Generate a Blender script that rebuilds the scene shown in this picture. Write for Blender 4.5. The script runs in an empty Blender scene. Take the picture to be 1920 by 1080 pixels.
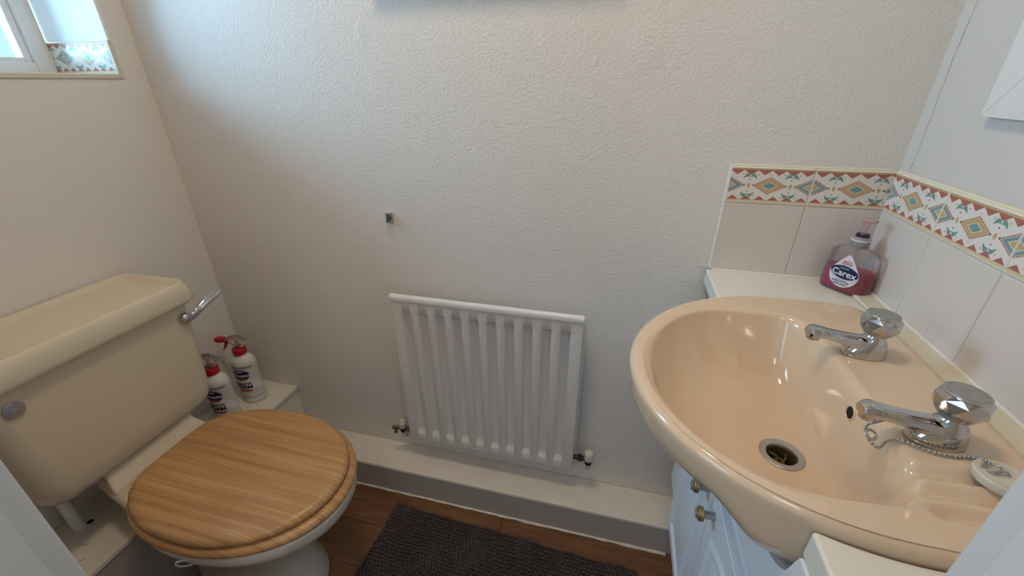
import bpy, bmesh, math, random
from mathutils import Vector, Matrix
random.seed(7)
PI = math.pi
sc = bpy.context.scene
col = sc.collection

# ------------------------------------------------------------------ camera
cam_d = bpy.data.cameras.new('camera')
cam = bpy.data.objects.new('camera', cam_d)
col.objects.link(cam)
R = Vector((0.96939389, 0.24546071, -0.00495248))
U = Vector((-0.1035595, 0.42710915, 0.89825008))
F = Vector((-0.22260035, 0.87024526, -0.43945679))
m = Matrix((R, U, -F)).transposed().to_4x4()
m.translation = Vector((1.23718, -0.965, 1.24685))
cam.matrix_world = m
cam_d.sensor_width = 36.0
cam_d.lens = 36.0 * 787.746 / 1920.0
cam_d.clip_start = 0.01
sc.camera = cam

# ------------------------------------------------------------------ light
W = 1.747          # room width (x), back wall y = 0, left wall x = 0
FY = -0.80         # front wall, room side
CZ = 2.30          # ceiling
world = bpy.data.worlds.new('sky')
sc.world = world
world.use_nodes = True
bg = world.node_tree.nodes['Background']
bg.inputs[0].default_value = (0.40, 0.72, 1.0, 1)
bg.inputs[1].default_value = 38.0

def area(name, loc, rot, sx, sy, power, color, portal=False):
    d = bpy.data.lights.new(name, 'AREA')
    d.shape = 'RECTANGLE'; d.size = sx; d.size_y = sy
    d.energy = power; d.color = color
    o = bpy.data.objects.new(name, d); col.objects.link(o)
    o.location = loc; o.rotation_euler = rot
    if portal: d.cycles.is_portal = True
    return o
WY0, WY1, WZ0, WZ1 = -0.54, -0.059, 1.262, 1.90      # window opening in the left wall
area('window_portal', (-0.27, (WY0+WY1)/2, (WZ0+WZ1)/2), (0, -PI/2, 0), WZ1-WZ0, WY1-WY0, 1, (1, 1, 1), True)
area('hall_daylight', (0.14, -1.42, 1.50), (0, -PI/2, 0), 1.0, 0.8, 6.5, (0.55, 0.79, 1.0))
area('hall_fill', (1.15, -1.75, 2.22), (0, 0, 0), 0.4, 0.4, 4.5, (1.0, 0.92, 0.84))  # unseen fill light, added to brighten the room from the doorway side
area('ceiling_lamp', (0.93, -0.46, 2.27), (0, 0, 0), 0.24, 0.24, 6.0, (1.0, 0.77, 0.53))

vs = sc.view_settings
vs.view_transform = 'Standard'
try: vs.look = 'None'
except Exception: pass
vs.exposure = 0.04
vs.gamma = 1.0
vs.use_curve_mapping = False

# ------------------------------------------------------------------ materials
def mat(name, color, rough=0.5, metal=0.0, trans=0.0, ior=1.45, coat=0.0, spec=None, bump=None, vary=None, alpha=None):
    """bump=(scale, strength, distance); vary=(scale, amount, color2)"""
    M = bpy.data.materials.new(name); M.use_nodes = True
    nt = M.node_tree; b = nt.nodes['Principled BSDF']
    b.inputs['Base Color'].default_value = (*color, 1)
    b.inputs['Roughness'].default_value = rough
    b.inputs['Metallic'].default_value = metal
    b.inputs['Transmission Weight'].default_value = trans
    b.inputs['IOR'].default_value = ior
    b.inputs['Coat Weight'].default_value = coat
    b.inputs['Coat Roughness'].default_value = 0.05
    if spec is not None: b.inputs['Specular IOR Level'].default_value = spec
    tc = nt.nodes.new('ShaderNodeTexCoord')
    if bump:
        n = nt.nodes.new('ShaderNodeTexNoise'); n.inputs['Scale'].default_value = bump[0]; n.inputs['Detail'].default_value = 4
        bp = nt.nodes.new('ShaderNodeBump'); bp.inputs['Strength'].default_value = bump[1]; bp.inputs['Distance'].default_value = bump[2]
        nt.links.new(tc.outputs['Object'], n.inputs['Vector']); nt.links.new(n.outputs['Fac'], bp.inputs['Height'])
        nt.links.new(bp.outputs['Normal'], b.inputs['Normal'])
    if vary:
        n = nt.nodes.new('ShaderNodeTexNoise'); n.inputs['Scale'].default_value = vary[0]; n.inputs['Detail'].default_value = 5
        r = nt.nodes.new('ShaderNodeMix'); r.data_type = 'RGBA'
        r.inputs['A'].default_value = (*color, 1); r.inputs['B'].default_value = (*vary[2], 1)
        mr = nt.nodes.new('ShaderNodeMapRange'); mr.inputs['From Min'].default_value = 0.4; mr.inputs['From Max'].default_value = 0.7
        mr.inputs['To Max'].default_value = vary[1]
        nt.links.new(tc.outputs['Object'], n.inputs['Vector']); nt.links.new(n.outputs['Fac'], mr.inputs['Value'])
        nt.links.new(mr.outputs['Result'], r.inputs['Factor']); nt.links.new(r.outputs['Result'], b.inputs['Base Color'])
    return M

def clear_plastic(name, tint, gloss=0.12, body=0.1, body_col=(0.8, 0.8, 0.8)):
    M = bpy.data.materials.new(name); M.use_nodes = True
    nt = M.node_tree; b = nt.nodes['Principled BSDF']; out = nt.nodes['Material Output']
    b.inputs['Base Color'].default_value = (*body_col, 1); b.inputs['Roughness'].default_value = 0.08
    t = nt.nodes.new('ShaderNodeBsdfTransparent'); t.inputs[0].default_value = (*tint, 1)
    fr = nt.nodes.new('ShaderNodeFresnel'); fr.inputs['IOR'].default_value = 1.45
    ad = nt.nodes.new('ShaderNodeMath'); ad.operation = 'ADD'; ad.use_clamp = True; ad.inputs[1].default_value = body
    mx = nt.nodes.new('ShaderNodeMixShader')
    nt.links.new(fr.outputs[0], ad.inputs[0]); nt.links.new(ad.outputs[0], mx.inputs[0])
    nt.links.new(t.outputs[0], mx.inputs[1]); nt.links.new(b.outputs[0], mx.inputs[2]); nt.links.new(mx.outputs[0], out.inputs['Surface'])
    return M

def wood(name, c1, c2, c3, stretch, scale, rough, coat=0.0, ring=0.0):
    """grain along object X"""
    M = bpy.data.materials.new(name); M.use_nodes = True
    nt = M.node_tree; b = nt.nodes['Principled BSDF']
    tc = nt.nodes.new('ShaderNodeTexCoord'); mp = nt.nodes.new('ShaderNodeMapping')
    mp.inputs['Scale'].default_value = stretch
    oi = nt.nodes.new('ShaderNodeObjectInfo')
    vm = nt.nodes.new('ShaderNodeVectorMath'); vm.operation = 'ADD'
    cb = nt.nodes.new('ShaderNodeMath'); cb.operation = 'MULTIPLY'; cb.inputs[1].default_value = 37.0
    nt.links.new(oi.outputs['Random'], cb.inputs[0])
    nt.links.new(tc.outputs['Object'], mp.inputs['Vector'])
    nt.links.new(mp.outputs['Vector'], vm.inputs[0]); nt.links.new(cb.outputs[0], vm.inputs[1])
    n = nt.nodes.new('ShaderNodeTexNoise'); n.inputs['Scale'].default_value = scale; n.inputs['Detail'].default_value = 6; n.inputs['Roughness'].default_value = 0.6
    n.inputs['Distortion'].default_value = ring
    nt.links.new(vm.outputs[0], n.inputs['Vector'])
    cr = nt.nodes.new('ShaderNodeValToRGB')
    e = cr.color_ramp.elements
    e[0].position = 0.30; e[0].color = (*c1, 1); e[1].position = 0.70; e[1].color = (*c3, 1)
    k = e.new(0.5); k.color = (*c2, 1)
    nt.links.new(n.outputs['Fac'], cr.inputs['Fac'])
    n2 = nt.nodes.new('ShaderNodeTexNoise'); n2.inputs['Scale'].default_value = scale*7; n2.inputs['Detail'].default_value = 3
    mp2 = nt.nodes.new('ShaderNodeMapping'); mp2.inputs['Scale'].default_value = (0.35, 1, 1)
    nt.links.new(vm.outputs[0], mp2.inputs['Vector']); nt.links.new(mp2.outputs['Vector'], n2.inputs['Vector'])
    mr = nt.nodes.new('ShaderNodeMapRange'); mr.inputs['From Min'].default_value = 0.35; mr.inputs['From Max'].default_value = 0.65
    mr.inputs['To Min'].default_value = 0.80; mr.inputs['To Max'].default_value = 1.06
    nt.links.new(n2.outputs['Fac'], mr.inputs['Value'])
    mx = nt.nodes.new('ShaderNodeMix'); mx.data_type = 'RGBA'; mx.blend_type = 'MULTIPLY'; mx.inputs['Factor'].default_value = 1
    nt.links.new(cr.outputs['Color'], mx.inputs['A']); nt.links.new(mr.outputs['Result'], mx.inputs['B'])
    nt.links.new(mx.outputs['Result'], b.inputs['Base Color'])
    b.inputs['Roughness'].default_value = rough; b.inputs['Coat Weight'].default_value = coat; b.inputs['Coat Roughness'].default_value = 0.2
    return M

M = {}
M['wall_cream'] = mat('cream_emulsion', (0.80, 0.77, 0.735), 0.75, bump=(170, 0.42, 0.004), spec=0.25)
M['wall_white'] = mat('white_emulsion', (0.67, 0.645, 0.61), 0.7, bump=(170, 0.15, 0.003), spec=0.25)
M['ceiling'] = mat('ceiling_white', (0.85, 0.85, 0.83), 0.9)
M['gloss_white'] = mat('white_gloss_paint', (0.80, 0.795, 0.78), 0.35, bump=(60, 0.06, 0.003))
M['boxing'] = mat('boxing_white_paint', (0.80, 0.76, 0.69), 0.5, bump=(90, 0.1, 0.003), vary=(9, 0.5, (0.70, 0.65, 0.57)))
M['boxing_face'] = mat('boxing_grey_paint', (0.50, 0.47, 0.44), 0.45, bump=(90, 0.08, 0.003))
M['caulk'] = mat('white_sealant', (0.82, 0.78, 0.70), 0.5)
M['grout'] = mat('grout', (0.74, 0.68, 0.60), 0.9, bump=(300, 0.3, 0.001))
M['tile'] = mat('tile_glaze', (0.72, 0.655, 0.61), 0.22, coat=0.25, vary=(14, 0.7, (0.70, 0.64, 0.60)), bump=(45, 0.04, 0.002))
M['tile_white'] = mat('tile_print_ground', (0.80, 0.76, 0.71), 0.25, coat=0.25)
M['p_red'] = mat('tile_print_red', (0.40, 0.125, 0.105), 0.3, coat=0.2, vary=(500, 0.6, (0.60, 0.22, 0.17)))
M['p_brown'] = mat('tile_print_maroon', (0.28, 0.075, 0.07), 0.3, coat=0.2)
M['p_blue'] = mat('tile_print_blue', (0.17, 0.32, 0.36), 0.3, coat=0.2, vary=(300, 0.6, (0.24, 0.40, 0.43)))
M['p_teal'] = mat('tile_print_teal', (0.16, 0.33, 0.33), 0.3, coat=0.2)
M['p_orange'] = mat('tile_print_ochre', (0.58, 0.40, 0.18), 0.3, coat=0.2)
M['p_tan'] = mat('tile_print_tan', (0.56, 0.45, 0.28), 0.3, coat=0.2)
M['p_pink'] = mat('tile_print_peach', (0.80, 0.52, 0.36), 0.3, coat=0.2)
M['p_cream'] = mat('tile_print_cream', (0.80, 0.73, 0.56), 0.3, coat=0.2)
M['basin'] = mat('basin_champagne_glaze', (0.74, 0.56, 0.395), 0.12, coat=0.6)
M['cistern'] = mat('cistern_cream_glaze', (0.72, 0.635, 0.485), 0.22, coat=0.3)
M['pan'] = mat('pan_white_glaze', (0.74, 0.70, 0.62), 0.15, coat=0.4)
M['chrome'] = mat('chrome', (0.58, 0.58, 0.59), 0.07, 1.0, vary=(40, 0.35, (0.48, 0.47, 0.46)))
M['chrome_dull'] = mat('chrome_scuffed', (0.52, 0.51, 0.50), 0.35, 1.0, vary=(160, 0.8, (0.36, 0.35, 0.33)), bump=(120, 0.3, 0.001))
M['steel'] = mat('waste_steel', (0.55, 0.53, 0.51), 0.38, 1.0)
M['brass_dirty'] = mat('brass_tarnished', (0.24, 0.16, 0.075), 0.5, 0.8, vary=(220, 0.8, (0.10, 0.06, 0.03)))
M['brass'] = mat('brass_antique', (0.42, 0.31, 0.12), 0.35, 1.0)
M['dark'] = mat('dark_hole', (0.012, 0.010, 0.009), 0.9)
M['black_metal'] = mat('valve_black', (0.035, 0.028, 0.028), 0.4, 0.3)
M['radiator'] = mat('radiator_white_enamel', (0.76, 0.74, 0.735), 0.35, coat=0.15)
M['valve_cap'] = mat('valve_cap_cream', (0.74, 0.68, 0.57), 0.5)
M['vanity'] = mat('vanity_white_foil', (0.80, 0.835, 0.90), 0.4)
M['worktop'] = mat('worktop_white_laminate', (0.80, 0.765, 0.69), 0.35, coat=0.1)
M['upstand'] = mat('upstand_cream', (0.74, 0.68, 0.53), 0.4)
M['lid_wood'] = wood('oak_veneer', (0.42, 0.215, 0.080), (0.55, 0.305, 0.130), (0.66, 0.405, 0.20), (0.55, 20, 1.0), 3.0, 0.38, 0.15, 0.5)
M['floor_wood'] = wood('laminate_brown', (0.135, 0.058, 0.024), (0.19, 0.085, 0.036), (0.25, 0.12, 0.055), (1.5, 16, 1.0), 3.0, 0.42, 0.1, 0.6)
M['floor_gap'] = mat('floor_joint', (0.05, 0.025, 0.012), 0.8)
M['mat_pile'] = mat('chenille_charcoal', (0.080, 0.064, 0.067), 0.95, vary=(30, 0.6, (0.12, 0.098, 0.102)), spec=0.1)
M['bleach_white'] = mat('bottle_white_plastic', (0.78, 0.76, 0.71), 0.35)
M['bleach_label'] = mat('label_silver', (0.69, 0.68, 0.66), 0.35, 0.1)
M['label_grey'] = mat('label_grey', (0.36, 0.35, 0.34), 0.4)
M['label_dark'] = mat('label_charcoal', (0.16, 0.15, 0.15), 0.4)
M['navy'] = mat('label_navy', (0.012, 0.014, 0.075), 0.35)
M['ink'] = mat('label_ink', (0.018, 0.015, 0.03), 0.5)
M['print_white'] = mat('label_white_print', (0.82, 0.80, 0.82), 0.5)
M['print_red'] = mat('label_red_print', (0.50, 0.07, 0.07), 0.4)
M['red'] = mat('cap_red_plastic', (0.50, 0.012, 0.022), 0.3)
M['clear'] = clear_plastic('clear_plastic', (0.97, 0.96, 0.96), body=0.05, body_col=(0.85, 0.83, 0.82))
M['clear_pink'] = clear_plastic('clear_pink_plastic', (0.96, 0.84, 0.84), body=0.28, body_col=(0.82, 0.62, 0.61))
M['clear_cap'] = clear_plastic('frosted_collar', (0.85, 0.84, 0.84), body=0.38, body_col=(0.62, 0.60, 0.62))
M['soap'] = mat('pink_soap', (0.60, 0.025, 0.10), 0.08, trans=0.15, ior=1.2)
M['drop_label'] = mat('soap_label_lilac', (0.74, 0.69, 0.74), 0.4)
M['soap_red'] = mat('label_crimson', (0.52, 0.05, 0.13), 0.5)
M['plug'] = mat('plug_white_rubber', (0.70, 0.64, 0.55), 0.5, vary=(60, 0.5, (0.55, 0.50, 0.42)))
M['pipe'] = mat('painted_pipe', (0.70, 0.66, 0.59), 0.45)
M['white_pvc'] = mat('white_pvc', (0.82, 0.83, 0.83), 0.3)
M['frame_paint'] = mat('frame_brushed_white', (0.80, 0.795, 0.79), 0.55, bump=(70, 0.5, 0.004))
M['mirror'] = mat('mirror_glass', (0.85, 0.86, 0.86), 0.02, 1.0)
M['canvas'] = mat('picture_print', (0.45, 0.50, 0.52), 0.7)
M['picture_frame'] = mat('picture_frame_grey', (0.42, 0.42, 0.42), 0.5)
M['sill'] = mat('sill_white', (0.84, 0.84, 0.82), 0.4)
M['trim_cream'] = mat('tile_trim_cream', (0.70, 0.64, 0.50), 0.45)
M['pane'] = clear_plastic('window_glass', (0.90, 0.93, 0.94), body=0.25, body_col=(0.75, 0.78, 0.79))
M['jamb'] = mat('door_lining_paint', (0.74, 0.76, 0.77), 0.4)
M['knob_clear'] = mat('knob_grey_metal', (0.42, 0.42, 0.45), 0.2, 0.7)
M['dimming_dark'] = mat('outside_wall_darkened', (0.042, 0.042, 0.040), 0.9)  # darkened so the added outside wall keeps the pane from clipping
M['ground'] = mat('outside_paving', (0.28, 0.27, 0.25), 0.9)

# ------------------------------------------------------------------ helpers
def mesh_data(name, verts, faces, mats, smooth=True, sharp=35, fmats=None):
    me = bpy.data.meshes.new(name)
    me.from_pydata([tuple(v) for v in verts], [], [tuple(f) for f in faces])
    if not isinstance(mats, (list, tuple)): mats = [mats]
    for x in mats: me.materials.append(M[x] if isinstance(x, str) else x)
    if fmats:
        for p, i in zip(me.polygons, fmats): p.material_index = i
    bm = bmesh.new(); bm.from_mesh(me)
    bmesh.ops.recalc_face_normals(bm, faces=bm.faces)
    bm.to_mesh(me); bm.free()
    if smooth:
        for p in me.polygons: p.use_smooth = True
        me.set_sharp_from_angle(angle=math.radians(sharp))
    return me

def obj(name, geo, mats, parent=None, smooth=True, sharp=35, local=False, fmats=None, bevel=0, seg=2, keep_normals=False):
    verts, faces = geo
    if parent is not None and not local:
        o0 = parent.get('_o', (0, 0, 0)); off = Vector(o0)
        verts = [Vector(v) - off for v in verts]
    if keep_normals:
        me = bpy.data.meshes.new(name)
        me.from_pydata([tuple(v) for v in verts], [], [tuple(f) for f in faces])
        ml = mats if isinstance(mats, (list, tuple)) else [mats]
        for x in ml: me.materials.append(M[x])
        if fmats:
            for p, i in zip(me.polygons, fmats): p.material_index = i
    else:
        me = mesh_data(name, verts, faces, mats, smooth, sharp, fmats)
    o = bpy.data.objects.new(name, me); col.objects.link(o)
    if parent is not None:
        o.parent = parent
        if '_o' in parent and not local: o['_o'] = tuple(parent['_o'])
    if bevel:
        for p in me.polygons: p.use_smooth = True
        b = o.modifiers.new('bevel', 'BEVEL'); b.width = bevel; b.segments = seg
        b.limit_method = 'ANGLE'; b.angle_limit = math.radians(40); b.harden_normals = True
    return o

def thing(name, label, cat, origin=(0, 0, 0), rotz=0, group=None, local=False):
    o = bpy.data.objects.new(name, None); col.objects.link(o)
    o.empty_display_size = 0.05
    o.location = origin; o.rotation_euler = (0, 0, rotz)
    if not local: o['_o'] = tuple(origin)
    o['label'] = label; o['category'] = cat
    if group: o['group'] = group
    return o
def tag(o, label, cat, group=None):
    o['label'] = label; o['category'] = cat
    if group: o['group'] = group
    return o
def struct(name, geo, mats, **k):
    o = obj(name, geo, mats, **k); o['kind'] = 'structure'; return o

def box(x0, x1, y0, y1, z0, z1):
    v = [(x, y, z) for z in (z0, z1) for y in (y0, y1) for x in (x0, x1)]
    f = [(0, 2, 3, 1), (4, 5, 7, 6), (0, 1, 5, 4), (2, 6, 7, 3), (0, 4, 6, 2), (1, 3, 7, 5)]
    return v, f
def join(*gs):
    V, Fc = [], []
    for v, f in gs:
        n = len(V); V += list(v); Fc += [tuple(i+n for i in q) for q in f]
    return V, Fc
def loft(rings, cap0=True, cap1=True, closed=True):
    n = len(rings[0]); V = [p for r in rings for p in r]; Fc = []
    for i in range(len(rings)-1):
        for j in range(n if closed else n-1):
            k = (j+1) % n
            Fc.append((i*n+j, i*n+k, (i+1)*n+k, (i+1)*n+j))
    if cap0: Fc.append(tuple(range(n-1, -1, -1)))
    if cap1: Fc.append(tuple((len(rings)-1)*n+j for j in range(n)))
    return V, Fc
def frame_for(d):
    d = Vector(d).normalized(); a = Vector((0, 0, 1)) if abs(d.z) < 0.9 else Vector((1, 0, 0))
    u = d.cross(a).normalized(); return d, u, d.cross(u).normalized()
def lathe(profile, origin=(0, 0, 0), axis=(0, 0, 1), n=32, cap0=True, cap1=True):
    d, u, w = frame_for(axis); o = Vector(origin)
    rings = [[o + d*h + (u*math.cos(2*PI*j/n) + w*math.sin(2*PI*j/n))*max(r, 1e-5) for j in range(n)] for r, h in profile]
    return loft(rings, cap0, cap1)
def tube(path, r, n=12, closed=False):
    P = [Vector(p) for p in path]; rings = []; prev = None
    for i, p in enumerate(P):
        if closed: t = P[(i+1) % len(P)] - P[i-1]
        else: t = P[min(i+1, len(P)-1)] - P[max(i-1, 0)]
        t.normalize()
        if prev is None: _, u, _w = frame_for(t)
        else: u = (prev - t*prev.dot(t)).normalized()
        prev = u; w = t.cross(u)
        rr = r[i] if isinstance(r, (list, tuple)) else r
        rings.append([p + (u*math.cos(2*PI*j/n) + w*math.sin(2*PI*j/n))*rr for j in range(n)])
    if closed:
        V, Fc = loft(rings, False, False); k = len(rings)-1
        Fc += [(k*n+j, k*n+(j+1) % n, (j+1) % n, j) for j in range(n)]
        return V, Fc
    return loft(rings)
def sphere(c, r, n=10, m=6, sx=1, sy=1, sz=1):
    c = Vector(c); V = [c + Vector((0, 0, -r*sz))]; Fc = []
    for i in range(1, m):
        a = -PI/2 + PI*i/m
        V += [c + Vector((r*sx*math.cos(a)*math.cos(2*PI*j/n), r*sy*math.cos(a)*math.sin(2*PI*j/n), r*sz*math.sin(a))) for j in range(n)]
    V.append(c + Vector((0, 0, r*sz)))
    for j in range(n): Fc.append((0, 1+(j+1) % n, 1+j))
    for i in range(m-2):
        for j in range(n):
            Fc.append((1+i*n+j, 1+i*n+(j+1) % n, 1+(i+1)*n+(j+1) % n, 1+(i+1)*n+j))
    for j in range(n): Fc.append((len(V)-1, 1+(m-2)*n+j, 1+(m-2)*n+(j+1) % n))
    return V, Fc
def catmull(pts, k=8):
    P = [Vector(p) for p in pts]; out = []
    for i in range(len(P)-1):
        a, b, c, d = P[max(i-1, 0)], P[i], P[i+1], P[min(i+2, len(P)-1)]
        for s in range(k):
            t = s/k
            out.append(0.5*((2*b) + (c-a)*t + (2*a-5*b+4*c-d)*t*t + (3*b-a-3*c+d)*t**3))
    out.append(P[-1]); return out
def rrect(x0, x1, y0, y1, r, z, k=6):
    """rounded rectangle ring"""
    out = []
    for cx, cy, a0 in ((x1-r, y1-r, 0), (x0+r, y1-r, PI/2), (x0+r, y0+r, PI), (x1-r, y0+r, 1.5*PI)):
        for i in range(k+1):
            a = a0 + PI/2*i/k; out.append(Vector((cx+r*math.cos(a), cy+r*math.sin(a), z)))
    return out
def prism(poly, z0, z1):
    n = len(poly)
    return loft([[Vector((x, y, z0)) for x, y in poly], [Vector((x, y, z1)) for x, y in poly]])

def text_geo(s, size, align='CENTER', bold=0.0, sx=1.0):
    cu = bpy.data.curves.new('t', 'FONT'); cu.body = s; cu.size = size; cu.align_x = align; cu.align_y = 'CENTER'
    cu.resolution_u = 3; cu.offset = bold
    o = bpy.data.objects.new('t', cu); col.objects.link(o)
    dg = bpy.context.evaluated_depsgraph_get(); dg.update()
    me = bpy.data.meshes.new_from_object(o.evaluated_get(dg))
    V = [Vector((v.co.x*sx, v.co.y, 0)) for v in me.vertices]; Fc = [tuple(p.vertices) for p in me.polygons]
    bpy.data.objects.remove(o); bpy.data.curves.remove(cu); bpy.data.meshes.remove(me)
    return V, Fc
def ellipse_geo(cx, cy, a, b, rot=0, n=36):
    """fan of rings so it can wrap round a curved face"""
    V = [Vector((cx, cy, 0))]; Fc = []; K = 6
    for k in range(1, K+1):
        for j in range(n):
            x = a*k/K*math.cos(2*PI*j/n); y = b*k/K*math.sin(2*PI*j/n)
            V.append(Vector((cx+x*math.cos(rot)-y*math.sin(rot), cy+x*math.sin(rot)+y*math.cos(rot), 0)))
    for j in range(n): Fc.append((0, 1+j, 1+(j+1) % n))
    for k in range(K-1):
        for j in range(n):
            Fc.append((1+k*n+j, 1+(k+1)*n+j, 1+(k+1)*n+(j+1) % n, 1+k*n+(j+1) % n))
    return V, Fc
def patch_geo(x0, x1, y0, y1, nx=12, ny=2):
    V = [Vector((x0+(x1-x0)*i/nx, y0+(y1-y0)*j/ny, 0)) for j in range(ny+1) for i in range(nx+1)]
    Fc = [(j*(nx+1)+i, j*(nx+1)+i+1, (j+1)*(nx+1)+i+1, (j+1)*(nx+1)+i) for j in range(ny) for i in range(nx)]
    return V, Fc
def mapped(geo, fn): return [fn(v) for v in geo[0]], geo[1]

# ------------------------------------------------------------------ setting
wall_back = struct('wall_back', box(-0.32, W+0.2, 0, 0.12, -0.05, CZ), 'wall_cream')
# left wall with the window opening
wl = join(box(-0.30, 0, -1.0, 0, -0.05, WZ0), box(-0.30, 0, -1.0, 0, WZ1, CZ),
          box(-0.30, 0, WY1, 0, WZ0, WZ1), box(-0.30, 0, -1.0, WY0, WZ0, WZ1))
wall_left = struct('wall_left', wl, 'wall_cream')
wall_right = struct('wall_right', box(W, W+0.12, -1.0, 0, -0.05, CZ), 'wall_white')
ceiling = struct('ceiling', box(-0.3, W+0.12, -0.92, 0.1, CZ, CZ+0.05), 'ceiling')
DX0, DX1, DZ = 0.66, 1.408, 2.0
wf = join(box(-0.3, DX0-0.03, FY-0.10, FY, -0.05, CZ), box(DX1+0.03, W+0.12, FY-0.10, FY, -0.05, CZ),
          box(DX0-0.03, DX1+0.03, FY-0.10, FY, DZ+0.03, CZ))
wall_front = struct('wall_front', wf, 'wall_white')
# door lining, stop and architrave
tr = struct('trim_1', join(box(DX0-0.03, DX0, FY-0.106, FY+0.004, 0, DZ), box(DX0-0.05, DX0-0.004, FY-0.118, FY-0.10, 0, DZ+0.05)), 'jamb', bevel=0.002)
obj('door_stop', box(DX0, DX0+0.012, FY-0.062, FY-0.020, 0, DZ), 'jamb', tr, bevel=0.0015)
tr = struct('trim_2', join(box(DX1, DX1+0.03, FY-0.106, FY+0.004, 0, DZ), box(DX1+0.004, DX1+0.05, FY-0.118, FY-0.10, 0, DZ+0.05)), 'jamb', bevel=0.002)
obj('door_stop', box(DX1-0.006, DX1, FY-0.062, FY-0.013, 0, DZ), 'jamb', tr, bevel=0.0015)
struct('trim_3', box(DX0-0.03, DX1+0.03, FY-0.106, FY+0.004, DZ, DZ+0.03), 'jamb', bevel=0.002)
# hall behind the doorway
HX0, HX1, HY = 0.1, 2.3, -2.2
struct('wall_hall', join(box(HX0-0.1, HX0, HY, FY-0.1, -0.05, CZ), box(HX1, HX1+0.1, HY, FY-0.1, -0.05, CZ),
                         box(HX0-0.1, HX1+0.1, HY-0.1, HY, -0.05, CZ), box(W+0.1, HX1+0.1, FY-0.1, FY, -0.05, CZ)), 'wall_white')
struct('ceiling_hall', box(HX0-0.1, HX1+0.1, HY-0.1, FY-0.12, CZ, CZ+0.05), 'ceiling')
struct('floor_hall', box(HX0-0.1, HX1+0.1, HY-0.1, FY-0.11, -0.05, -0.001), 'floor_wood')

# floor: laminate planks running along x
floor = struct('floor', box(0, W, -0.915, 0, -0.05, -0.0035), 'floor_gap')
PWD = 0.126
rows = [(-0.112-PWD*i) for i in range(-1, 7)]
for i, y1 in enumerate(rows):
    y1c = min(y1, 0.0); y0 = y1-PWD+0.0008
    if y0 < -0.912: y0 = -0.912
    if y1c-y0 < 0.01: continue
    splits = {0: [0.70], 1: [0.987], 2: [0.36, 1.56], 3: [0.75], 4: [0.12, 1.34], 5: [0.55], 6: [1.1]}.get(i, [0.9])
    xs = [0.002]+splits+[W-0.002]
    for a, b in zip(xs[:-1], xs[1:]):
        obj('plank', box(a+0.0005, b-0.0005, y0, y1c-0.0004, -0.012, 0.0), 'floor_wood', floor, bevel=0.0006, seg=1)

# pipe boxing along the back wall and the taller ledge along the left wall
BH, BD = 0.110, 0.112
LX, LZ = 0.200, 0.2825
bx = struct('trim_4', box(LX+0.0005, 1.50, -BD, -0.0005, 0.0, BH), 'boxing', bevel=0.003)
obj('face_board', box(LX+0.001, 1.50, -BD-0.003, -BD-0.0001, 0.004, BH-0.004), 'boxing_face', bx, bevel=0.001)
sealed = []
random.seed(3)
pts = [Vector((LX+0.02+i*0.02, -BD-0.004+random.uniform(-0.0008, 0.0008), 0.0025+random.uniform(-0.0008, 0.0008))) for i in range(64)]
obj('sealant_bead', tube(pts, [0.0042+random.uniform(-0.0012, 0.0012) for _ in pts], 6), 'caulk', bx)
lg = struct('trim_5', box(0.0005, LX, FY+0.001, -0.0005, 0.0, LZ), 'boxing', bevel=0.003)
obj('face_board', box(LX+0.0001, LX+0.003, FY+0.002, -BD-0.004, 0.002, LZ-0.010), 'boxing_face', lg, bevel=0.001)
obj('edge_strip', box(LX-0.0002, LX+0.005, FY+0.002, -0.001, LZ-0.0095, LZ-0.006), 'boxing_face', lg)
obj('pipe_hole', lathe([(0.007, 0.0002), (0.006, 0.0006)], (0.062, -0.566, LZ), n=10), 'dark', lg)
for (x, y, a) in ((0.115, -0.612, 0.5), (0.148, -0.640, 1.0), (0.115, -0.135, 1.2), (0.14, -0.118, 0.3)):
    obj('paint_chip', mapped(box(-0.004, 0.004, -0.0007, 0.0007, 0, 0.0004),
        lambda v, x=x, y=y, a=a: Vector((x+v[0]*math.cos(a)-v[1]*math.sin(a), y+v[0]*math.sin(a)+v[1]*math.cos(a), LZ+v[2]))), 'brass_dirty', lg)

# wall details
random.seed(5)
cr = [Vector((W-0.0002, -0.029+random.uniform(-0.0007, 0.0007)-0.0025*math.sin(i*0.25), 1.05+i*0.012)) for i in range(34)]
obj('paint_crack', tube(cr, [random.choice((0.0003, 0.0004, 0.0006)) for _ in cr], 5), 'label_grey', wall_right)
def dome(cx, cz, a, h, squash=1.0, rough=0.0):
    V, Fc = ellipse_geo(cx, cz, a, a*squash, 0, 40); out = []
    for v in V:
        d = math.hypot(v.x-cx, (v.y-cz)/squash)/a
        w = 0.85+0.25*math.sin(v.x*120+1)*math.sin(v.y*90)
        out.append(Vector((v.x, -h*(0.5+0.5*math.cos(PI*min(d, 1)))*(w if rough else 1)+0.00005, v.y)))
    return out, Fc
obj('filled_patch', dome(1.258, 1.300, 0.055, 0.0018, 1.15, 1), 'wall_cream', wall_back)
obj('filled_patch', dome(1.244, 1.318, 0.016, 0.0014, 0.7, 0), 'wall_cream', wall_back)
obj('filled_patch', dome(0.648, 1.345, 0.022, 0.0012, 2.0, 1), 'wall_cream', wall_back)
obj('filled_patch', dome(1.165, 1.285, 0.008, 0.0009, 1.6, 0), 'wall_cream', wall_back)

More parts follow.
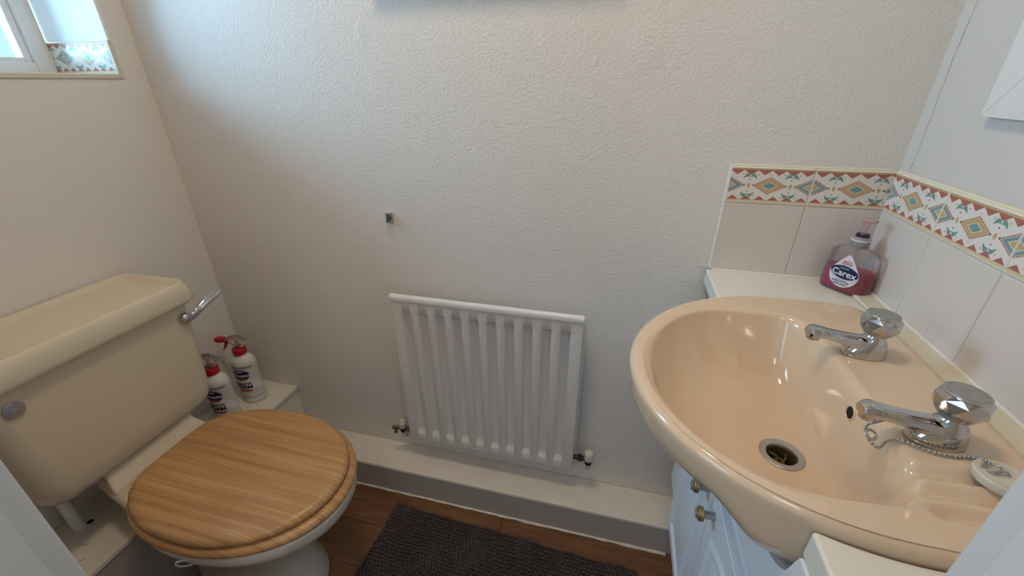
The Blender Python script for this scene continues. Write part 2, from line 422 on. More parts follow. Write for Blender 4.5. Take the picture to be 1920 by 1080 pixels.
# ------------------------------------------------------------------ tiles
TW, TH, BHt, TT = 0.1515, 0.1530, 0.0737, 0.008
def clip_poly(poly, lo, hi):
    for s, lim in ((1, lo), (-1, -hi)):
        out = []
        for i in range(len(poly)):
            a, b = poly[i-1], poly[i]
            fa, fb = s*a[0]-lim, s*b[0]-lim
            if (fa >= 0) != (fb >= 0):
                t = fa/(fa-fb); out.append((a[0]+t*(b[0]-a[0]), a[1]+t*(b[1]-a[1])))
            if fb >= 0: out.append(b)
        poly = out
        if len(poly) < 3: return []
    return poly
PCOL = ['p_red', 'p_brown', 'p_blue', 'p_teal', 'p_orange', 'p_tan', 'p_pink', 'p_cream', 'tile_white']
def border_print():
    w, h = 0.1525, 0.0737; P = []
    mm = 0.001
    def dia(cx, a, b, c, l, cy=h/2): P.append(([(cx-a*mm, cy), (cx, cy-b*mm), (cx+a*mm, cy), (cx, cy+b*mm)], c, l))
    def dot(x, y, r, c, l, n=8): P.append(([(x+r*mm*math.cos(2*PI*i/n), y+r*mm*math.sin(2*PI*i/n)) for i in range(n)], c, l))
    def band(a, b, c, l=1): P.append(([(-0.02, a*mm), (w+0.02, a*mm), (w+0.02, b*mm), (-0.02, b*mm)], c, l))
    H = h/mm
    band(0, 3.4, 7); band(3.4, 4.8, 5); band(4.8, 6.2, 7); band(6.2, 7.4, 4)
    band(H-3.6, H, 7); band(H-5.0, H-3.6, 5); band(H-6.2, H-5.0, 4); band(H-7.2, H-6.2, 0)
    for i in range(6):
        x = (i+0.5)*w/6
        P.append(([(x-0.0122, h-0.0071), (x, h-0.0160), (x+0.0122, h-0.0071)], 0, 2))
        P.append(([(x-0.0105, 0.0077), (x+0.0105, 0.0077), (x, 0.0158)], 0, 2))
    for k in range(-1, 4):
        cx = k*w/2; blue = k % 2 == 0
        a, b = 28.5, 16.0
        for sx in (-1, 1):
            for sy in (-1, 1):
                for t in range(1, 9):
                    f = t/9; dot(cx+sx*a*mm*(1-f), h/2+sy*b*mm*f, 1.5, 1, 1)
        for sx in (-1, 1): dot(cx+sx*(a+0.8)*mm, h/2, 2.0, 1, 1)
        dot(cx, h/2+b*mm, 1.4, 1, 1); dot(cx, h/2-b*mm, 1.4, 1, 1)
        dia(cx, 27.6, 15.5, 6, 2); dia(cx, 25.6, 14.2, 2 if blue else 4, 3)
        dia(cx, 15.6, 8.4, 7, 4); dia(cx, 13.2, 7.0, 4 if blue else 2, 5)
    for q in (-0.25, 0.25, 0.75, 1.25):
        cx = q*w
        dia(cx, 3.4, 6.0, 4, 2)
        for s, y0, lean in ((1, 0.740, -1), (-1, 0.255, -1)):
            cy = y0*h
            for sx in (-1, 1):
                # curved leaf
                up_, lo_ = [], []
                for i in range(10):
                    t = i/9
                    x = (1-t)**2*0.8+2*t*(1-t)*5.5+t*t*12.5; y = (1-t)**2*-0.5+2*t*(1-t)*7.5+t*t*-3.5
                    th = 3.3*math.sin(PI*(0.06+0.90*t))**0.7
                    up_.append((cx+sx*x*mm, cy+s*(y+th)*mm)); lo_.append((cx+sx*(x-0.25*th)*mm, cy+s*(y-th)*mm))
                for i in range(9): P.append(([up_[i], up_[i+1], lo_[i+1], lo_[i]], 3, 2))
            dot(cx, cy-s*6.0*mm, 1.3, 1, 2)
            dot(cx-13.5*mm, cy+s*4*mm, 1.7, 5, 1); dot(cx+13.5*mm, cy+s*4*mm, 1.7, 5, 1)
    for q in (0.0, 0.5, 1.0):
        for y in (0.79, 0.21): dot(q*w, y*h, 1.4, 5, 1)
    return P
BPRINT = border_print()
def tile_mesh(w, h, border=False, u0=0.0):
    """local frame: x = u, y = v, z = outward; back at z=0"""
    t = TT; e = 0.0016
    rings = [[Vector((a, b, 0)) for a, b in ((0, 0), (w, 0), (w, h), (0, h))],
             [Vector((a, b, t-e)) for a, b in ((0, 0), (w, 0), (w, h), (0, h))],
             [Vector((a, b, t-e*0.3)) for a, b in ((e*.4, e*.4), (w-e*.4, e*.4), (w-e*.4, h-e*.4), (e*.4, h-e*.4))],
             [Vector((a, b, t)) for a, b in ((e, e), (w-e, e), (w-e, h-e), (e, h-e))]]
    V, Fc = loft(rings); fm = [0]*len(Fc); mats = ['tile']
    if border:
        mats = ['tile_white']+PCOL
        for poly, c, l in BPRINT:
            p = clip_poly([(x-u0, y) for x, y in poly], e, w-e)
            p = [(x, min(max(y, e), h-e)) for x, y in p]
            if len(p) < 3: continue
            A = sum(p[i-1][0]*p[i][1]-p[i][0]*p[i-1][1] for i in range(len(p)))
            if A < 0: p = p[::-1]
            n = len(V); V += [Vector((x, y, t+0.00004*l)) for x, y in p]
            Fc.append(tuple(range(n, n+len(p)))); fm.append(c+1)
        # raised beads along both long edges
        for y0, y1, c in ((h-0.0036, h-e, 8), (e, 0.0034, 8)):
            n = len(V); ym = (y0+y1)/2
            V += [Vector((x, y, z)) for x in (e, w-e) for y, z in ((y0, t), (ym, t+0.0011), (y1, t))]
            Fc += [(n, n+3, n+4, n+1), (n+1, n+4, n+5, n+2), (n, n+1, n+2), (n+3, n+5, n+4)]; fm += [c]*4
    me = bpy.data.meshes.new('tile_mesh'); me.from_pydata(V, [], Fc)
    for x in mats: me.materials.append(M[x])
    for p, i in zip(me.polygons, fm): p.material_index = i
    return me
T_PLAIN = tile_mesh(TW, TH); T_BORDER = tile_mesh(TW, BHt, True)
T_SMALL = tile_mesh(0.050, BHt, True, 0.1015)
def place_tile(name, me, parent, O, Ux, N):
    Ux = Vector(Ux); N = Vector(N); V = N.cross(Ux)
    o = bpy.data.objects.new(name, me); col.objects.link(o); o.parent = parent
    mm_ = Matrix((Ux, V, N)).transposed().to_4x4(); mm_.translation = Vector(O)
    o.matrix_local = mm_; return o
ZW = 0.865                     # worktop
ZB = 1.0190                    # bottom of border row
XT = 1.4550                    # left edge of the tiles on the back wall
G = 0.0012
# grout beds
obj('grout_bed', box(XT+0.0005, W, -TT+0.0018, -0.0001, ZW+0.001, ZB+BHt-0.0005), 'grout', wall_back)
obj('grout_bed', box(W-TT+0.0018, W-0.0001, -0.795, -TT+0.0015, ZW+0.001, ZB+BHt-0.0005), 'grout', wall_right)
for i in range(2):
    x = XT + i*(TW+G)
    wdt = TW if i == 0 else W-TT-x
    mp_, mb_ = (T_PLAIN, T_BORDER) if i == 0 else (tile_mesh(W-TT+0.004-x, TH), tile_mesh(W-TT+0.004-x, BHt, True))
    place_tile('tile', mp_, wall_back, (x, -0.0002, ZB-G-TH), (1, 0, 0), (0, -1, 0))
    place_tile('border_tile', mb_, wall_back, (x, -0.0002, ZB), (1, 0, 0), (0, -1, 0))
for i in range(5):
    y = -TT-0.0022-i*(TW+G)
    place_tile('tile', T_PLAIN, wall_right, (W-0.0002, y, ZB-G-TH), (0, -1, 0), (-1, 0, 0))
    place_tile('border_tile', T_BORDER, wall_right, (W-0.0002, y, ZB), (0, -1, 0), (-1, 0, 0))
# painted bead on the exposed left and top edges of the tiling
obj('edge_bead', tube([(XT-0.0005, -0.004, ZW+0.004), (XT-0.0005, -0.004, ZB+BHt)], 0.0032, 8), 'caulk', wall_back)
obj('edge_bead', tube([(XT-0.001, -0.0035, ZB+BHt+0.001), (W-TT, -0.0035, ZB+BHt+0.001)], 0.0030, 8), 'p_cream', wall_back)
obj('edge_bead', tube([(W-0.0035, -TT, ZB+BHt+0.001), (W-0.0035, -0.79, ZB+BHt+0.001)], 0.0030, 8), 'p_cream', wall_right)

# ------------------------------------------------------------------ window
win = struct('window_1', join(box(-0.255, -0.205, WY0+0.003, WY0+0.020, WZ0+0.008, WZ1-0.003), box(-0.255, -0.205, -0.103, -0.0705, WZ0+0.008, WZ1-0.003),
                              box(-0.255, -0.205, WY0+0.020, -0.103, WZ0+0.008, WZ0+0.036), box(-0.255, -0.205, WY0+0.020, -0.103, WZ1-0.036, WZ1-0.003)), 'white_pvc', bevel=0.004, seg=2)
obj('sash_lip', join(box(-0.245, -0.215, WY0+0.020, WY0+0.030, WZ0+0.034, WZ1-0.034), box(-0.245, -0.215, -0.118, -0.1025, WZ0+0.034, WZ1-0.034),
                     box(-0.245, -0.215, WY0+0.030, -0.118, WZ0+0.034, WZ0+0.046), box(-0.245, -0.215, WY0+0.030, -0.118, WZ1-0.046, WZ1-0.034)), 'white_pvc', win, bevel=0.003)
obj('pane', box(-0.234, -0.230, WY0+0.029, -0.117, WZ0+0.044, WZ1-0.044), 'pane', win)
obj('window_sill', box(-0.204, -0.0005, WY0+0.002, WY1-0.002, WZ0+0.0005, WZ0+0.008), 'sill', win, bevel=0.001)
obj('sealant_bead', tube([(-0.203, -0.0705, WZ0+0.010), (-0.203, -0.0705, WZ1-0.01)], 0.003, 6), 'grout', win)
# reveal tiles on the jamb beside the back wall
place_tile('border_tile', T_BORDER, wall_left, (-0.0070-TW, WY1-0.0002, WZ0+0.0085), (1, 0, 0), (0, -1, 0))
place_tile('border_tile', T_SMALL, wall_left, (-0.0082-TW-0.050, WY1-0.0002, WZ0+0.0085), (1, 0, 0), (0, -1, 0))
M['reveal'] = mat('reveal_brightened', (0.88, 0.90, 0.90), 0.5)
obj('reveal_brightener', box(-0.204, 0.0002, WY1-0.005, WY1+0.001, WZ0+0.0088+BHt, WZ1-0.001), 'reveal', wall_left)  # board added over the jamb; its whiter colour imitates the strong daylight there
obj('tile_trim', join(box(-0.0068, 0.0035, WY1-0.0095, WY1+0.001, WZ0-0.002, WZ0+0.0085+BHt)), 'trim_cream', wall_left, bevel=0.0015)
obj('tile_trim', join(box(-0.0068, 0.0035, WY0, WY1-0.0097, WZ0-0.002, WZ0+0.0083)), 'trim_cream', wall_left, bevel=0.0015)

# outside: paving, and a near-black wall added to dim the view through the glass
struct('ground_outside', box(-8, -0.31, -6, 6, -0.6, -0.5), 'ground')
struct('dimming_wall_outside', box(-3.2, -0.31, 0.14, 0.40, -0.5, 3.2), 'dimming_dark')

# ------------------------------------------------------------------ things: mirror, picture, hook
def mitred_frame(th, name_rail, y0, y1, z0, z1, x, w, d, matn):
    """frame on the right wall, outer edge rectangle y0..y1 (y1 nearest back wall), profile slopes inward"""
    def pt(y, z, xx): return Vector((xx, y, z))
    O = [(y1, z0), (y0, z0), (y0, z1), (y1, z1)]
    I = [(y1-w, z0+w), (y0+w, z0+w), (y0+w, z1-w), (y1-w, z1-w)]
    for k in range(4):
        a, b = O[k], O[(k+1) % 4]; c, e = I[(k+1) % 4], I[k]
        V = [pt(*a, x), pt(*b, x), pt(*c, x), pt(*e, x), pt(*a, x-d*0.75), pt(*b, x-d*0.75), pt(*c, x-d), pt(*e, x-d)]
        Fc = [(0, 1, 2, 3), (4, 7, 6, 5), (0, 4, 5, 1), (1, 5, 6, 2), (2, 6, 7, 3), (3, 7, 4, 0)]
        obj(name_rail, (V, Fc), matn, th, bevel=0.0007, seg=1)
mir = thing('wall_mirror', 'mirror frame of brushed white wood with a mitred corner on the right wall', 'mirror', (W, -0.40, 1.198))
mitred_frame(mir, 'frame_rail', -0.64, -0.161, 1.199, 1.80, W-0.001, 0.075, 0.016, 'frame_paint')
obj('mirror_glass', box(W-0.010, W-0.004, -0.57, -0.231, 1.27, 1.73), 'mirror', mir)
pic = thing('wall_picture', 'frame hung high on the back wall, showing only its shadow above the radiator', 'picture', (0.95, -0.01, 1.42))
PX0, PX1, PZ0, PZ1 = 0.705, 1.20, 1.436, 1.88
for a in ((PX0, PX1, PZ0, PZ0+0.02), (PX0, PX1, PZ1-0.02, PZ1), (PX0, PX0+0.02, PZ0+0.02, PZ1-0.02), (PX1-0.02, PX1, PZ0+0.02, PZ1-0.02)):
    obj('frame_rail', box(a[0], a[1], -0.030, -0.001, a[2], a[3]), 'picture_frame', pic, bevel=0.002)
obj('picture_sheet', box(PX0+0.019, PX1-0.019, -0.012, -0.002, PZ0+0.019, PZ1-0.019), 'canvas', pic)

hk = thing('wall_bracket', 'small chrome bracket with a screw on the bare back wall', 'bracket', (0.661, 0, 0.93))
obj('plate', box(0.6535, 0.6685, -0.0025, -0.0003, 0.919, 0.9425), 'chrome', hk, bevel=0.0005)
obj('lip', box(0.6525, 0.6695, -0.0135, -0.0024, 0.9405, 0.9425), 'chrome', hk, bevel=0.0004)
obj('lip', box(0.6525, 0.6695, -0.0135, -0.0024, 0.9185, 0.9205), 'chrome', hk, bevel=0.0004)
obj('side_wall', box(0.6528, 0.6545, -0.0090, -0.0024, 0.9205, 0.9405), 'chrome_dull', hk)
obj('side_wall', box(0.6668, 0.6685, -0.0090, -0.0024, 0.9205, 0.9405), 'chrome_dull', hk)
obj('screw', lathe([(0.0026, 0), (0.0026, 0.001), (0.0012, 0.0016)], (0.661, -0.0025, 0.9275), (0, -1, 0), 12), 'black_metal', hk)

# ------------------------------------------------------------------ radiator
def build_radiator():
    X0, X1, Z0, Z1, Y = 0.660, 1.186, 0.203, 0.728, -0.058
    t = thing('radiator', 'white ribbed panel radiator with rolled top on the back wall', 'radiator', ((X0+X1)/2, Y/2, Z0))
    N = 10; pitch = 0.0490; start = X0+0.5*((X1-X0)-N*pitch)
    depth = 0.0115
    # x profile of the pressed face
    xs = [(X0, 0.0)]
    for i in range(N):
        c = start+(i+0.5)*pitch
        for dx, d in ((-0.0152, 0), (-0.0138, 0.15), (-0.0108, 0.85), (-0.0092, 1), (0.0092, 1), (0.0108, 0.85), (0.0138, 0.15), (0.0152, 0)):
            xs.append((c+dx, d))
    xs.append((X1, 0.0))
    zb, zt = Z0+0.036, Z1-0.052
    zs = [(Z0, 0), (zb-0.009, 0), (zb-0.007, 0.15), (zb+0.005, 0.9), (zb+0.008, 1), (zt-0.008, 1), (zt-0.005, 0.9), (zt+0.005, 0.15), (zt+0.007, 0), (Z1-0.010, 0)]
    V = []; nx = len(xs)
    for z, a in zs:
        for x, b in xs: V.append(Vector((x, Y+depth*a*b, z)))
    Fc = [(j*nx+i, j*nx+i+1, (j+1)*nx+i+1, (j+1)*nx+i) for j in range(len(zs)-1) for i in range(nx-1)]
    # back sheet closing the panel
    n = len(V)
    V += [Vector((X0, Y+0.016, Z0)), Vector((X1, Y+0.016, Z0)), Vector((X1, Y+0.016, Z1-0.01)), Vector((X0, Y+0.016, Z1-0.01))]
    top = (len(zs)-1)*nx
    Fc += [(n, n+3, n+2, n+1), tuple([n]+[j for j in range(nx)][::-1][::-1][:0])+() if False else (0, n, n+1, nx-1)]
    Fc += [tuple([n] + [j*nx for j in range(len(zs))] + [n+3]), tuple([n+1, n+2] + [j*nx+nx-1 for j in range(len(zs)-1, -1, -1)])]
    obj('panel', (V, Fc), 'radiator', t, sharp=50)
    # rolled top rail
    sec = []
    for i in range(9):
        a = PI+ (PI*1.0)*i/8*-1
        sec.append((Y+0.0065+0.0095*math.cos(a), Z1-0.008+0.0095*math.sin(a)))
    sec += [(Y+0.016, Z1-0.014), (Y-0.003, Z1-0.014)]
    rings = [[Vector((x, y, z)) for y, z in sec] for x in (X0-0.002, X1+0.002)]
    obj('top_rail', loft(rings), 'radiator', t)
    for x in (X0-0.0012, X1+0.0002):
        obj('side_seam', box(x, x+0.001, Y+0.001, Y+0.016, Z0, Z1-0.016), 'radiator', t)
    # side panel seen past the right-hand edge, brackets to the wall
    obj('rear_edge', box(X1-0.004, X1+0.007, Y+0.0165, Y+0.020, Z0+0.004, Z1-0.028), 'radiator', t, bevel=0.001)
    obj('rear_edge', box(X0-0.006, X0+0.004, Y+0.0165, Y+0.020, Z0+0.004, Z1-0.028), 'radiator', t, bevel=0.001)
    for x in (X0+0.09, X1-0.09):
        obj('wall_bracket', box(x-0.012, x+0.012, Y+0.0165, -0.0005, Z0+0.06, Z1-0.06), 'radiator', t)
    # lockshield valve at the left
    yv = Y+0.011; zv = 0.229; xv = X0-0.030
    v = obj('valve', join(lathe([(0.0075, 0), (0.0095, 0.002), (0.0095, 0.016), (0.0075, 0.018)], (xv, yv, zv-0.014), n=12),
                          tube([(X0-0.001, yv, zv), (xv, yv, zv)], 0.0065, 10)), 'black_metal', t)
    obj('drain_nozzle', join(tube([(xv, yv, zv+0.002), (xv-0.016, yv-0.004, zv+0.003), (xv-0.030, yv-0.008, zv+0.002), (xv-0.035, yv-0.009, zv+0.001)], [0.006, 0.006, 0.0065, 0.002], 10),
                             tube([(xv-0.020, yv-0.006, zv+0.002), (xv-0.021, yv-0.012, zv-0.014)], [0.0045, 0.0055], 8)), 'brass_dirty', v)
    obj('valve_cap', lathe([(0.0105, 0), (0.0110, 0.002), (0.0108, 0.019), (0.0088, 0.0205), (0.0078, 0.027), (0.0055, 0.030), (0.004, 0.031)], (xv, yv, zv+0.004), n=18), 'pipe', v)
    obj('valve_nut', lathe([(0.0085, 0), (0.0095, 0.001), (0.0095, 0.010), (0.0085, 0.011)], (X0-0.015, yv, zv), (1, 0, 0), 6), 'brass_dirty', v)
    obj('supply_pipe', tube(catmull([(xv, yv, zv-0.013), (xv, yv, zv-0.026), (xv, yv+0.010, zv-0.040), (xv, -0.001, zv-0.046)], 6), 0.0072, 12), 'pipe', t)
    # white-headed valve at the right
    xv = X1+0.046; zv = 0.247
    v = obj('valve', join(lathe([(0.0085, 0), (0.010, 0.002), (0.010, 0.015), (0.008, 0.018)], (xv, yv, zv-0.018), n=14),
                          tube([(X1+0.002, yv, zv), (xv, yv, zv)], 0.0065, 10)), 'black_metal', t)
    obj('valve_nut', lathe([(0.0095, 0), (0.0112, 0.002), (0.0112, 0.013), (0.0095, 0.015)], (X1+0.014, yv, zv), (1, 0, 0), 6), 'black_metal', v)
    obj('valve_cap', lathe([(0.0118, 0), (0.0125, 0.002), (0.0125, 0.028), (0.0115, 0.0295), (0.0098, 0.0295), (0.0092, 0.0275)], (xv, yv, zv-0.002), n=24), 'valve_cap', v)
    obj('supply_pipe', tube(catmull([(xv, yv, zv-0.017), (xv, yv, zv-0.028), (xv, yv+0.012, zv-0.046), (xv, -0.001, zv-0.055)], 6), 0.0072, 12), 'pipe', t)
    obj('pipe_collar', lathe([(0.0155, 0), (0.0155, 0.003), (0.0125, 0.005), (0.0085, 0.005)], (xv, -0.0003, zv-0.055), (0, -1, 0), 24), 'pipe', t)
build_radiator()

# ------------------------------------------------------------------ toilet
YC = -0.449
def build_toilet():
    t = thing('toilet', 'cream close-coupled toilet with closed wooden lid against the left ledge', 'toilet', (0.40, YC, 0))
    # ---- cistern
    def sec(z, x1, hw, r, bow):
        ring = []
        x0 = 0.006
        base = rrect(x0, x1, YC-hw, YC+hw, r, z, 8)
        for p in base:
            if p.x > x1-r*1.001:
                k = 1-((p.y-YC)/hw)**2; p = Vector((p.x+bow*max(k, 0), p.y, z))
            ring.append(p)
        return ring
    body = [sec(0.4480, 0.150, 0.150, 0.030, 0.004), sec(0.4500, 0.166, 0.172, 0.036, 0.004), sec(0.4570, 0.180, 0.188, 0.040, 0.005),
            sec(0.4720, 0.187, 0.196, 0.044, 0.005), sec(0.500, 0.190, 0.1985, 0.040, 0.005), sec(0.60, 0.1945, 0.2015, 0.034, 0.005), sec(0.7615, 0.199, 0.2045, 0.028, 0.005)]
    cs = obj('cistern', loft(body), 'cistern', t, sharp=60)
    lidr = []
    for z, o, r in ((0.7520, 0.003, 0.030), (0.7520, 0.011, 0.032), (0.7550, 0.0150, 0.034), (0.7640, 0.0165, 0.034), (0.7810, 0.0150, 0.034), (0.7940, 0.0120, 0.034), (0.8025, 0.0080, 0.032),
                    (0.8065, 0.0040, 0.030), (0.8075, 0.0008, 0.028), (0.8062, -0.0035, 0.026), (0.7985, -0.0115, 0.020), (0.7950, -0.0160, 0.016), (0.7940, -0.0200, 0.014)):
        back = 0.004 if z < 0.80 or o > -0.012 else 0.004
        xb = 0.004 + max(0, -o+0.004)*0.8
        lidr.append(rrect(xb, 0.203+o, YC-0.2045-o, YC+0.2045+o, max(r, 0.006), z, 7))
    obj('cistern_lid', loft(lidr), 'cistern', t, sharp=70)
    # lever
    px, py, pz = 0.199, -0.273, 0.713
    lv = obj('flush_lever', join(lathe([(0.0125, 0.0), (0.0155, 0.002), (0.0155, 0.007), (0.0130, 0.0125), (0.0075, 0.0160), (0.001, 0.0170)], (px, py, pz), (1, 0, 0), 24)), 'chrome', t)
    path = catmull([(px+0.007, py, pz-0.001), (px+0.010, py+0.018, pz-0.001), (px+0.012, py+0.035, pz+0.008), (px+0.014, py+0.060, pz+0.020), (px+0.016, py+0.098, pz+0.033)], 5)
    rings = []
    for i, p in enumerate(path):
        k = i/(len(path)-1); h = 0.0110-0.0025*math.sin(PI*k)+0.0010*k; d = 0.0042-0.0012*k
        tdir = (path[min(i+1, len(path)-1)]-path[max(i-1, 0)]).normalized()
        up = Vector((1, 0, 0)).cross(tdir).normalized(); out = tdir.cross(up)
        out = Vector((0.8, 0, 0.6)) if k > 0.5 else Vector((1, 0, 0.4*k)); out.normalize(); up = tdir.cross(out).normalized()
        rings.append([p + up*h*math.cos(a)*(1 if abs(math.cos(a)) < 0.9 else 1) + out*d*math.sin(a) for a in [2*PI*q/14 for q in range(14)]])
    obj('lever_arm', loft(rings), 'chrome', lv, sharp=60)
    obj('blanking_cap', lathe([(0.0155, 0), (0.0160, 0.0015), (0.0145, 0.003), (0.010, 0.0036), (0.001, 0.0038)], (0.2005, -0.614, 0.7105), (1, 0, 0.03), 28), 'chrome_dull', t)
    # overflow pipe from the cistern down into the ledge
    obj('overflow_pipe', tube([(0.055, -0.583, 0.452), (0.055, -0.583, LZ-0.002)], 0.0125, 16), 'white_pvc', t)
    # ---- pan
    PY = -0.438
    def egg(z, o=0.0, xb=0.232, xf=0.698, hw=0.1845, xc=0.455, ab=0.245, nf=2.05, nb=2.3, m=96, k=0.014):
        out = []
        for j in range(m):
            a = 2*PI*j/m; c, s = math.cos(a), math.sin(a)
            ax, n = (xf-xc+o, nf) if c >= 0 else (ab+o, nb)
            r_ = (abs(c/ax)**n+abs(s/(hw+o))**n)**(-1/n)
            x, y = xc+r_*c, r_*s
            b = xb-o*0.6
            x = 0.5*(x+b+math.sqrt((x-b)**2+k*k))
            out.append(Vector((x, PY+y, z)))
        return out
    def D(z, xb, xf, hw): return egg(z, 0, xb, xf, hw, xb+(xf-xb)*0.48, (xf-xb)*0.52)
    pan = [D(0.0, 0.215, 0.560, 0.118), D(0.012, 0.215, 0.562, 0.120), D(0.05, 0.22, 0.545, 0.106), D(0.12, 0.22, 0.535, 0.098), D(0.20, 0.22, 0.545, 0.100),
           D(0.27, 0.22, 0.600, 0.130), D(0.325, 0.22, 0.668, 0.162), D(0.362, 0.225, 0.702, 0.180), D(0.380, 0.23, 0.710, 0.187), D(0.398, 0.23, 0.710, 0.187), D(0.4045, 0.234, 0.702, 0.180)]
    obj('pan', loft(pan), 'pan', t, sharp=50)
    def shelf(z, o, x0=0.10, x1=0.335):
        h0, h1 = 0.100+o, 0.155+o
        P4 = [(x1, PY+h1), (x0-o, PY+h0), (x0-o, PY-h0), (x1, PY-h1)]
        out = []
        for q in range(4):
            p, a, b = Vector((*P4[q], z)), Vector((*P4[q-1], z)), Vector((*P4[(q+1) % 4], z))
            r_ = 0.022
            pa, pb = p+(a-p).normalized()*r_, p+(b-p).normalized()*r_
            for i in range(7):
                u_ = i/6; out.append((1-u_)**2*pa+2*u_*(1-u_)*p+u_*u_*pb)
        return out
    obj('pan_shelf', loft([shelf(0.300, -0.035), shelf(0.350, -0.012), shelf(0.382, -0.001), shelf(0.396, 0.0), shelf(0.4035, -0.004), shelf(0.4062, -0.011)]), 'cistern', t, sharp=50)
    def ridge(z, o, x1): 
        return [Vector((x, y, z)) for x, y in ((x1, PY+0.120-o), (0.11, PY+0.104-o), (0.11, PY-0.104+o), (x1, PY-0.120+o))]
    obj('cistern_support', loft([ridge(0.402, 0.0, 0.205), ridge(0.410, 0.002, 0.201), ridge(0.420, 0.006, 0.190), ridge(0.430, 0.010, 0.178), ridge(0.4479, 0.012, 0.170)]), 'cistern', t, sharp=60, bevel=0.006, seg=3)
    # ---- wooden seat ring and lid
    def SR(o, z): return egg(z, o+0.008, 0.232, 0.706, 0.1845)
    ring = [SR(-0.010, 0.4065), SR(-0.003, 0.4075), SR(0.000, 0.4120), SR(0.000, 0.4180), SR(-0.004, 0.4235), SR(-0.012, 0.4260)]
    ring.append([Vector((0.46+(p.x-0.46)*0.62, PY+(p.y-PY)*0.58, 0.4260)) for p in ring[5]])
    ring.append([Vector((0.46+(p.x-0.46)*0.60, PY+(p.y-PY)*0.56, 0.4065)) for p in ring[5]])
    V, Fc = loft(ring, False, False); n = 96; k = len(ring)-1
    Fc += [(k*n+j, k*n+(j+1) % n, (j+1) % n, j) for j in range(n)]
    obj('seat_ring', (V, Fc), 'lid_wood', t, sharp=60)
    lid = [egg(0.4275, -0.016), egg(0.4278, -0.006), egg(0.4315, -0.001), egg(0.4360, 0.0), egg(0.4415, -0.002), egg(0.4460, -0.007), egg(0.4485, -0.015), egg(0.4492, -0.024)]
    obj('seat_lid', loft(lid), 'lid_wood', t, sharp=60)
    for y in (PY-0.07, PY+0.07):
        obj('hinge', lathe([(0.009, 0), (0.009, 0.004), (0.006, 0.006), (0.006, 0.021)], (0.252, y, 0.4064), n=14), 'chrome', t)
build_toilet()
rb = obj('rim_block_hanger', tube(catmull([(0.485, -0.620, 0.392), (0.470, -0.630, 0.394), (0.458, -0.634, 0.390), (0.454, -0.634, 0.380), (0.462, -0.631, 0.374), (0.480, -0.624, 0.376), (0.496, -0.616, 0.384)], 6), 0.0018, 8), 'white_pvc')
tag(rb, 'small white plastic hook clipped under the front edge of the wooden seat', 'hook')

# ------------------------------------------------------------------ vanity
VX = 1.466
van = thing('vanity_unit', 'white panelled vanity cabinet with two doors under the basin', 'cabinet', (1.60, -0.42, 0))

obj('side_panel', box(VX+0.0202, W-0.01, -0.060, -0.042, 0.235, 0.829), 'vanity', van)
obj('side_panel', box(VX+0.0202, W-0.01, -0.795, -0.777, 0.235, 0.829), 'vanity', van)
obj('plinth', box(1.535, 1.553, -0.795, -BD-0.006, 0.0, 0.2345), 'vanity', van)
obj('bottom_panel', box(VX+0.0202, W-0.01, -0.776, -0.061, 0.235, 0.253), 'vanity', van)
def panel_front(name, y0, y1, z0, z1, arch=0.0):
    """slab front facing -x with a routed frame line and raised field"""
    th0, th1 = VX-0.0015, VX-0.021
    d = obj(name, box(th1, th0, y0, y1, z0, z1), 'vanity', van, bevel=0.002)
    def outline(inset, x):
        a, b, c, e = y0+inset, y1-inset, z0+inset, z1-inset
        pts = [Vector((x, b, c)), Vector((x, a, c))]
        if arch:
            for i in range(13):
                t_ = i/12; pts.append(Vector((x, a+(b-a)*t_, e-arch+arch*math.sin(PI*t_)**1.6)))
        else: pts += [Vector((x, a, e)), Vector((x, b, e))]
        return pts
    return d, outline, th1
def routed_ring(parent, outline, x, i0, i1):
    """raised moulding bead between two insets"""
    o0, o1, o2 = outline(i0, x-0.0001), outline((i0+i1)/2, x-0.0050), outline(i1, x-0.0001)
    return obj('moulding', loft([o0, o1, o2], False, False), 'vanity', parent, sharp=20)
YS = -0.4165
D1 = panel_front('door', YS+0.0015, -0.186, 0.245, 0.640)
routed_ring(D1[0], D1[1], D1[2], 0.038, 0.052)
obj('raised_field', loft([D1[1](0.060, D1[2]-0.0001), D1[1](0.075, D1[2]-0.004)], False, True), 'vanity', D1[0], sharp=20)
D2 = panel_front('door', -0.647, YS-0.0015, 0.245, 0.640, arch=0.03)
routed_ring(D2[0], D2[1], D2[2], 0.038, 0.052)
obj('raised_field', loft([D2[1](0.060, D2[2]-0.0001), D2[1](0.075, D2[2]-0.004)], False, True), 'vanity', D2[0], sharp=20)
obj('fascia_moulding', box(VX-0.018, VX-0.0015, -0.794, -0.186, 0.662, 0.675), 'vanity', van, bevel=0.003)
for (dd, ky) in ((D1[0], -0.3890), (D2[0], -0.4440)):
    kx = VX-0.021; kz = 0.606
    kn = obj('knob', lathe([(0.0072, 0), (0.0066, 0.004), (0.0066, 0.018), (0.009, 0.0185), (0.009, 0.0265), (0.0088, 0.0285), (0.0070, 0.0300), (0.001, 0.0302)], (kx, ky, kz), (-1, 0, 0), 20), 'knob_clear', dd)
    prof = [(0.0085, 0.0178)]
    for q in range(3): prof += [(0.0112, 0.0182+q*0.0026), (0.0120, 0.0194+q*0.0026), (0.0112, 0.0206+q*0.0026)]
    prof += [(0.0085, 0.0262)]
    obj('brass_ring', lathe(prof, (kx, ky, kz), (-1, 0, 0), 28), 'brass', kn)

